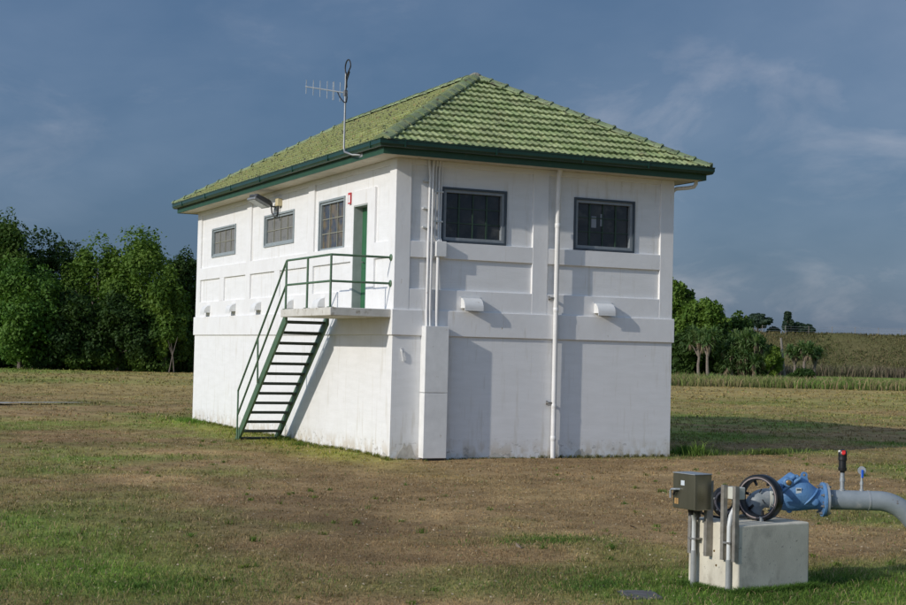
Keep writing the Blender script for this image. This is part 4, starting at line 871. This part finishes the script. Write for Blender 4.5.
for px, d, H, rx, c0, mat, n, lb, lab in (
    (-34, 124, 12.2, 3.0, .8, 'leaf_dark', 15000, 20, 'dark tree cut off by the left edge of the picture'),
    (2, 122, 12.7, 3.3, .4, 'leaf_mid', 20000, 22, 'tallest tree at the far left edge of the picture'),
    (43, 125, 11.8, 3.8, .4, 'leaf_dark', 20000, 22, 'dark tall tree standing second from the left edge'),
    (22, 117, 8.4, 3.7, .0, 'leaf_bright', 22000, 24, 'bright leafy low tree in front at the left edge'),
    (78, 131, 10.6, 3.0, .3, 'leaf_dark', 14000, 16, 'dark tree filling the dip in the left treeline'),
    (101, 122, 10.8, 3.5, .4, 'leaf_light', 18000, 22, 'light green tree with a pale stem in the middle of the left treeline'),
    (146, 121, 11.8, 4.3, .4, 'leaf_light', 24000, 26, 'tall broad light green tree nearest the white building on the left'),
    (186, 127, 10.2, 2.8, .2, 'leaf_dark', 15000, 18, 'dark tree just left of the white building'),
    (214, 130, 9.6, 2.6, .5, 'leaf_mid', 12000, 16, 'tree mostly hidden behind the left end of the white building'),
    (166, 117, 8.4, 1.5, .6, 'leaf_light', 11000, 14, 'slim light green tree before the broad one by the building'),
    (70, 118, 6.2, 3.2, -.3, 'leaf_dark', 15000, 18, 'dark understorey tree under the dip of the treeline'),
    (119, 117.5, 5.8, 3.0, -.3, 'leaf_dark', 16000, 18, 'dark round understorey tree below the pale stemmed tree'),
    (158, 118, 4.8, 2.8, -.3, 'leaf_mid', 11000, 14, 'low bushy tree at the foot of the broad light tree')):
    p = at_px(px, d); tree('broadleaf_tree', p, H, rx, c0, lab, mat, n=n, lobes=lb, group=LT, bark='bark_pale' if 'light' in mat else 'bark')
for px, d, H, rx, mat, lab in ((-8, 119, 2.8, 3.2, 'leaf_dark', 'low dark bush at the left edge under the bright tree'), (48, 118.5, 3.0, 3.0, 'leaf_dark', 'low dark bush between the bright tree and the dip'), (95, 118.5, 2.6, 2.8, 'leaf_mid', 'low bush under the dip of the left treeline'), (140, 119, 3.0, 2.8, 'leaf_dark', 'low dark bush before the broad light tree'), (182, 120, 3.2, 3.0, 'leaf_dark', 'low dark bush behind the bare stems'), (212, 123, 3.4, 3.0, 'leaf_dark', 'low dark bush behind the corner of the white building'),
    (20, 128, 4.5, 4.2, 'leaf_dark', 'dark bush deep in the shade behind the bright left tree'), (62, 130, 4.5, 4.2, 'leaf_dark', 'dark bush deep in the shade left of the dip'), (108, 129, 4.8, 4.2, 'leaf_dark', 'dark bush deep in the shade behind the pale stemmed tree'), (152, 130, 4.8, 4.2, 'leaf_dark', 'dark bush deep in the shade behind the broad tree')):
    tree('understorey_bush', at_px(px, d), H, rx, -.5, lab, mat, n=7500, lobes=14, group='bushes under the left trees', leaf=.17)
# thin bare stems in the gap beside the building
for i, (px, d, h, lx) in enumerate(((171, 115.5, 2.8, .6), (176, 115.8, 2.4, -.3))):
    p = at_px(px, d); b = MB(); b.tube([p, p + E1 * lx * .4 + Vector((0, 0, h * .5)), p + E1 * lx + Vector((0, 0, h))], [.05, .04, .015], 6); q = p + E1 * lx * .4 + Vector((0, 0, h * .5))
    b.tube([q, q + E1 * -.4 + Vector((0, 0, h * .4))], [.025, .01], 5)
    tag(b.build('bare_sapling', 'bark', None, smooth=True), 'thin bare leaning stem, ' + ['left', 'right'][i] + ' of the two beside the white building', 'sapling', 'bare stems under the left trees')
RT = 'trees beyond the field at right'
for px, d, H, rx, c0, mat, n, lb, lab in (
    (640, 190, 10.8, 3.4, .6, 'leaf_mid', 9000, 16, 'tree hidden behind the right end of the white building'),
    (674, 187, 11.2, 3.4, .6, 'leaf_light', 14000, 20, 'tallest of the right-hand trees, touching the corner of the building'),
    (706, 182, 9.0, 4.0, .4, 'leaf_light', 20000, 24, 'round light green tree behind the screw pines'),
    (735, 186, 7.4, 3.4, .3, 'leaf_mid', 12000, 16, 'lower green tree sloping down beside the round tree'),
    (688, 178, 5.4, 2.8, -.2, 'leaf_dark', 10000, 14, 'dark bushy tree at the right foot of the building'),
    (722, 178, 5.4, 2.8, -.2, 'leaf_dark', 10000, 14, 'dark low tree in the shade behind the two screw pine trunks'),
    (754, 179, 5.0, 3.0, -.2, 'leaf_dark', 11000, 14, 'dark low tree behind the thick palm clump')):
    p = at_px(px, d); tree('broadleaf_tree', p, H, rx, c0, lab, mat, n=n, lobes=lb, leaf=.27, group=RT)
p = at_px(774, 173); tree('yellow_shrub', p, 3.3, 1.25, .1, 'bright yellow-green shrub at the right end of the palms', 'leaf_yellow', n=4500, lobes=9, leaf=.22, group=RT)
p = at_px(803, 168.5); tree('low_shrub', p, .95, 1.5, 0, 'low dark green shrub under the lone screw pine', 'leaf_dark', n=3500, lobes=8, leaf=.16, group=RT, trunk=False)
for px, d, H, rx, c0, n, lb, lab in ((757, 335, 12.4, 3.4, 9.0, 7000, 11, 'distant flat-topped tree above the palms'), (789, 335, 13.0, 1.5, 6.5, 3500, 8, 'distant narrow tree rising left of its spreading neighbour'), (799, 336, 10.6, 3.0, 6.8, 6000, 9, 'distant spreading tree on the horizon above the bank'), (808, 335, 10.2, 1.6, 7.2, 3000, 6, 'small distant tree at the right end of the horizon group'), (775, 338, 9.4, 2.6, 6.0, 3500, 8, 'low distant tree between the two horizon groups')):
    tree('distant_tree', at_px(px, d), H, rx, c0, lab, 'leaf_far', n=n, lobes=lb, leaf=.30, group='trees on the horizon', flat=.8, lob=(.24, .42))

# screw pines: forked pale trunks with rosettes of strap leaves
def screw_pine(px, d, H, forks, label, spread=1.2, ln=1.3, low=False, seed=0):
    forks += 2; ln *= 1.12
    base = at_px(px, d); q = random.Random(seed + int(px)); t = thing('screw_pine', base, label, 'tree', 'screw pines and palms at right')
    heads = []; b = MB(Matrix.Translation(base))
    k0 = H * q.uniform(.40, .5); b.tube([(0, 0, -.1), (q.uniform(-.15, .15), 0, k0 * .5), (q.uniform(-.2, .2), 0, k0)], [.20, .17, .14], 8)
    for i in range(forks):
        a = i * 2.4 + q.random(); r = spread * q.uniform(.35, 1); top = Vector((r * math.cos(a), r * math.sin(a), H * q.uniform(.62, .86))); b.tube([(0, 0, k0 * .9), top * .55 + Vector((0, 0, k0 * .45)), top], [.13, .10, .08], 6); heads.append(top)
    if low: heads += [Vector((q.uniform(-1, 1) * spread, q.uniform(-1, 1) * spread * .7, H * q.uniform(.15, .6))) for _ in range(forks * 2)]
    b.build('trunk', 'bark_pale', t, smooth=True)
    for hd_ in heads:
        V, F = [], []; n = 56
        for j in range(n):
            a = q.random() * 2 * math.pi; el = q.uniform(-.35, 1.5); l = ln * q.uniform(.65, 1.1); d0 = Vector((math.cos(a) * math.cos(el), math.sin(a) * math.cos(el), math.sin(el))); sd = Vector((-math.sin(a), math.cos(a), 0)) * .065
            p1 = hd_ + d0 * l * .45; p2 = hd_ + d0 * l * .78 + Vector((0, 0, -l * .05)); p3 = hd_ + d0 * l * 1.0 + Vector((0, 0, -l * .22)); k = len(V)
            V += [base + p for p in (hd_ - sd * .7, hd_ + sd * .7, p1 - sd, p1 + sd, p2 - sd * .8, p2 + sd * .8, p3)]; F += [(k, k + 1, k + 3, k + 2), (k + 2, k + 3, k + 5, k + 4), (k + 4, k + 5, k + 6)]
        m = MB(); m.v = V; m.f = F; m.build('leaf_head', 'leaf_strap', t)
        V2 = MB(Matrix.Translation(base + hd_))
        for j in range(12):
            a = q.random() * 6.28; s2 = Vector((-math.sin(a), math.cos(a), 0)) * .05; o2 = Vector((math.cos(a), math.sin(a), 0)); l = ln * q.uniform(.4, .75); V2.add([o2 * .08 - s2, o2 * .08 + s2, o2 * .25 + s2 + Vector((0, 0, -l * .6)), o2 * .2 + Vector((0, 0, -l)), o2 * .25 - s2 + Vector((0, 0, -l * .6))], [(0, 1, 2, 3, 4)])
        V2.build('dead_leaves', 'dead_leaf', t)
screw_pine(700, 173, 6.0, 6, 'screw pine with a pale leaning trunk, left of the pair', 1.2, 1.4)
screw_pine(709, 172, 5.6, 6, 'screw pine with a pale trunk, right of the pair', 1.3, 1.4)
screw_pine(744, 174, 6.2, 6, 'tall screw pine standing highest in the palm clump', 1.4, 1.5, True)
screw_pine(755, 173, 5.0, 6, 'leafy screw pine in the middle of the palm clump', 1.4, 1.4, True)
screw_pine(733, 174, 4.4, 5, 'short screw pine at the left of the palm clump', 1.2, 1.3, True)
screw_pine(796, 170, 3.9, 5, 'lone small screw pine before the bank, left stem', .9, 1.15)
screw_pine(806, 169, 4.2, 6, 'lone small screw pine before the bank, tallest middle stem', 1.0, 1.2)
screw_pine(816, 171, 3.6, 4, 'lone small screw pine before the bank, thin right stem', .8, 1.0)

# leaning pole and the wire fence on the bank
p = at_px(786, 176); tag(MB().tube([p + Vector((0, 0, -.2)), p - E1 * .28 + Vector((0, 0, 2.4)), p - E1 * .52 + Vector((0, 0, 4.75))], [.17, .15, .13], 8).build('timber_pole', 'timber', None, smooth=True), 'leaning weathered timber pole before the left end of the bank', 'pole')
fc = thing('wire_fence', along(60, 228, 6.2), 'thin wire fence along the top of the embankment', 'fence')
for i in range(16):
    q = along(48 + i * 3.6, 228, 6.1); MB().tube([q, q + Vector((0, 0, 1.35))], .045, 5).build('post', 'timber', fc)
for z in (6.6, 6.95, 7.3): MB().tube([along(48, 228, z), along(102, 228, z)], .012, 4).build('wire', 'galv', fc)
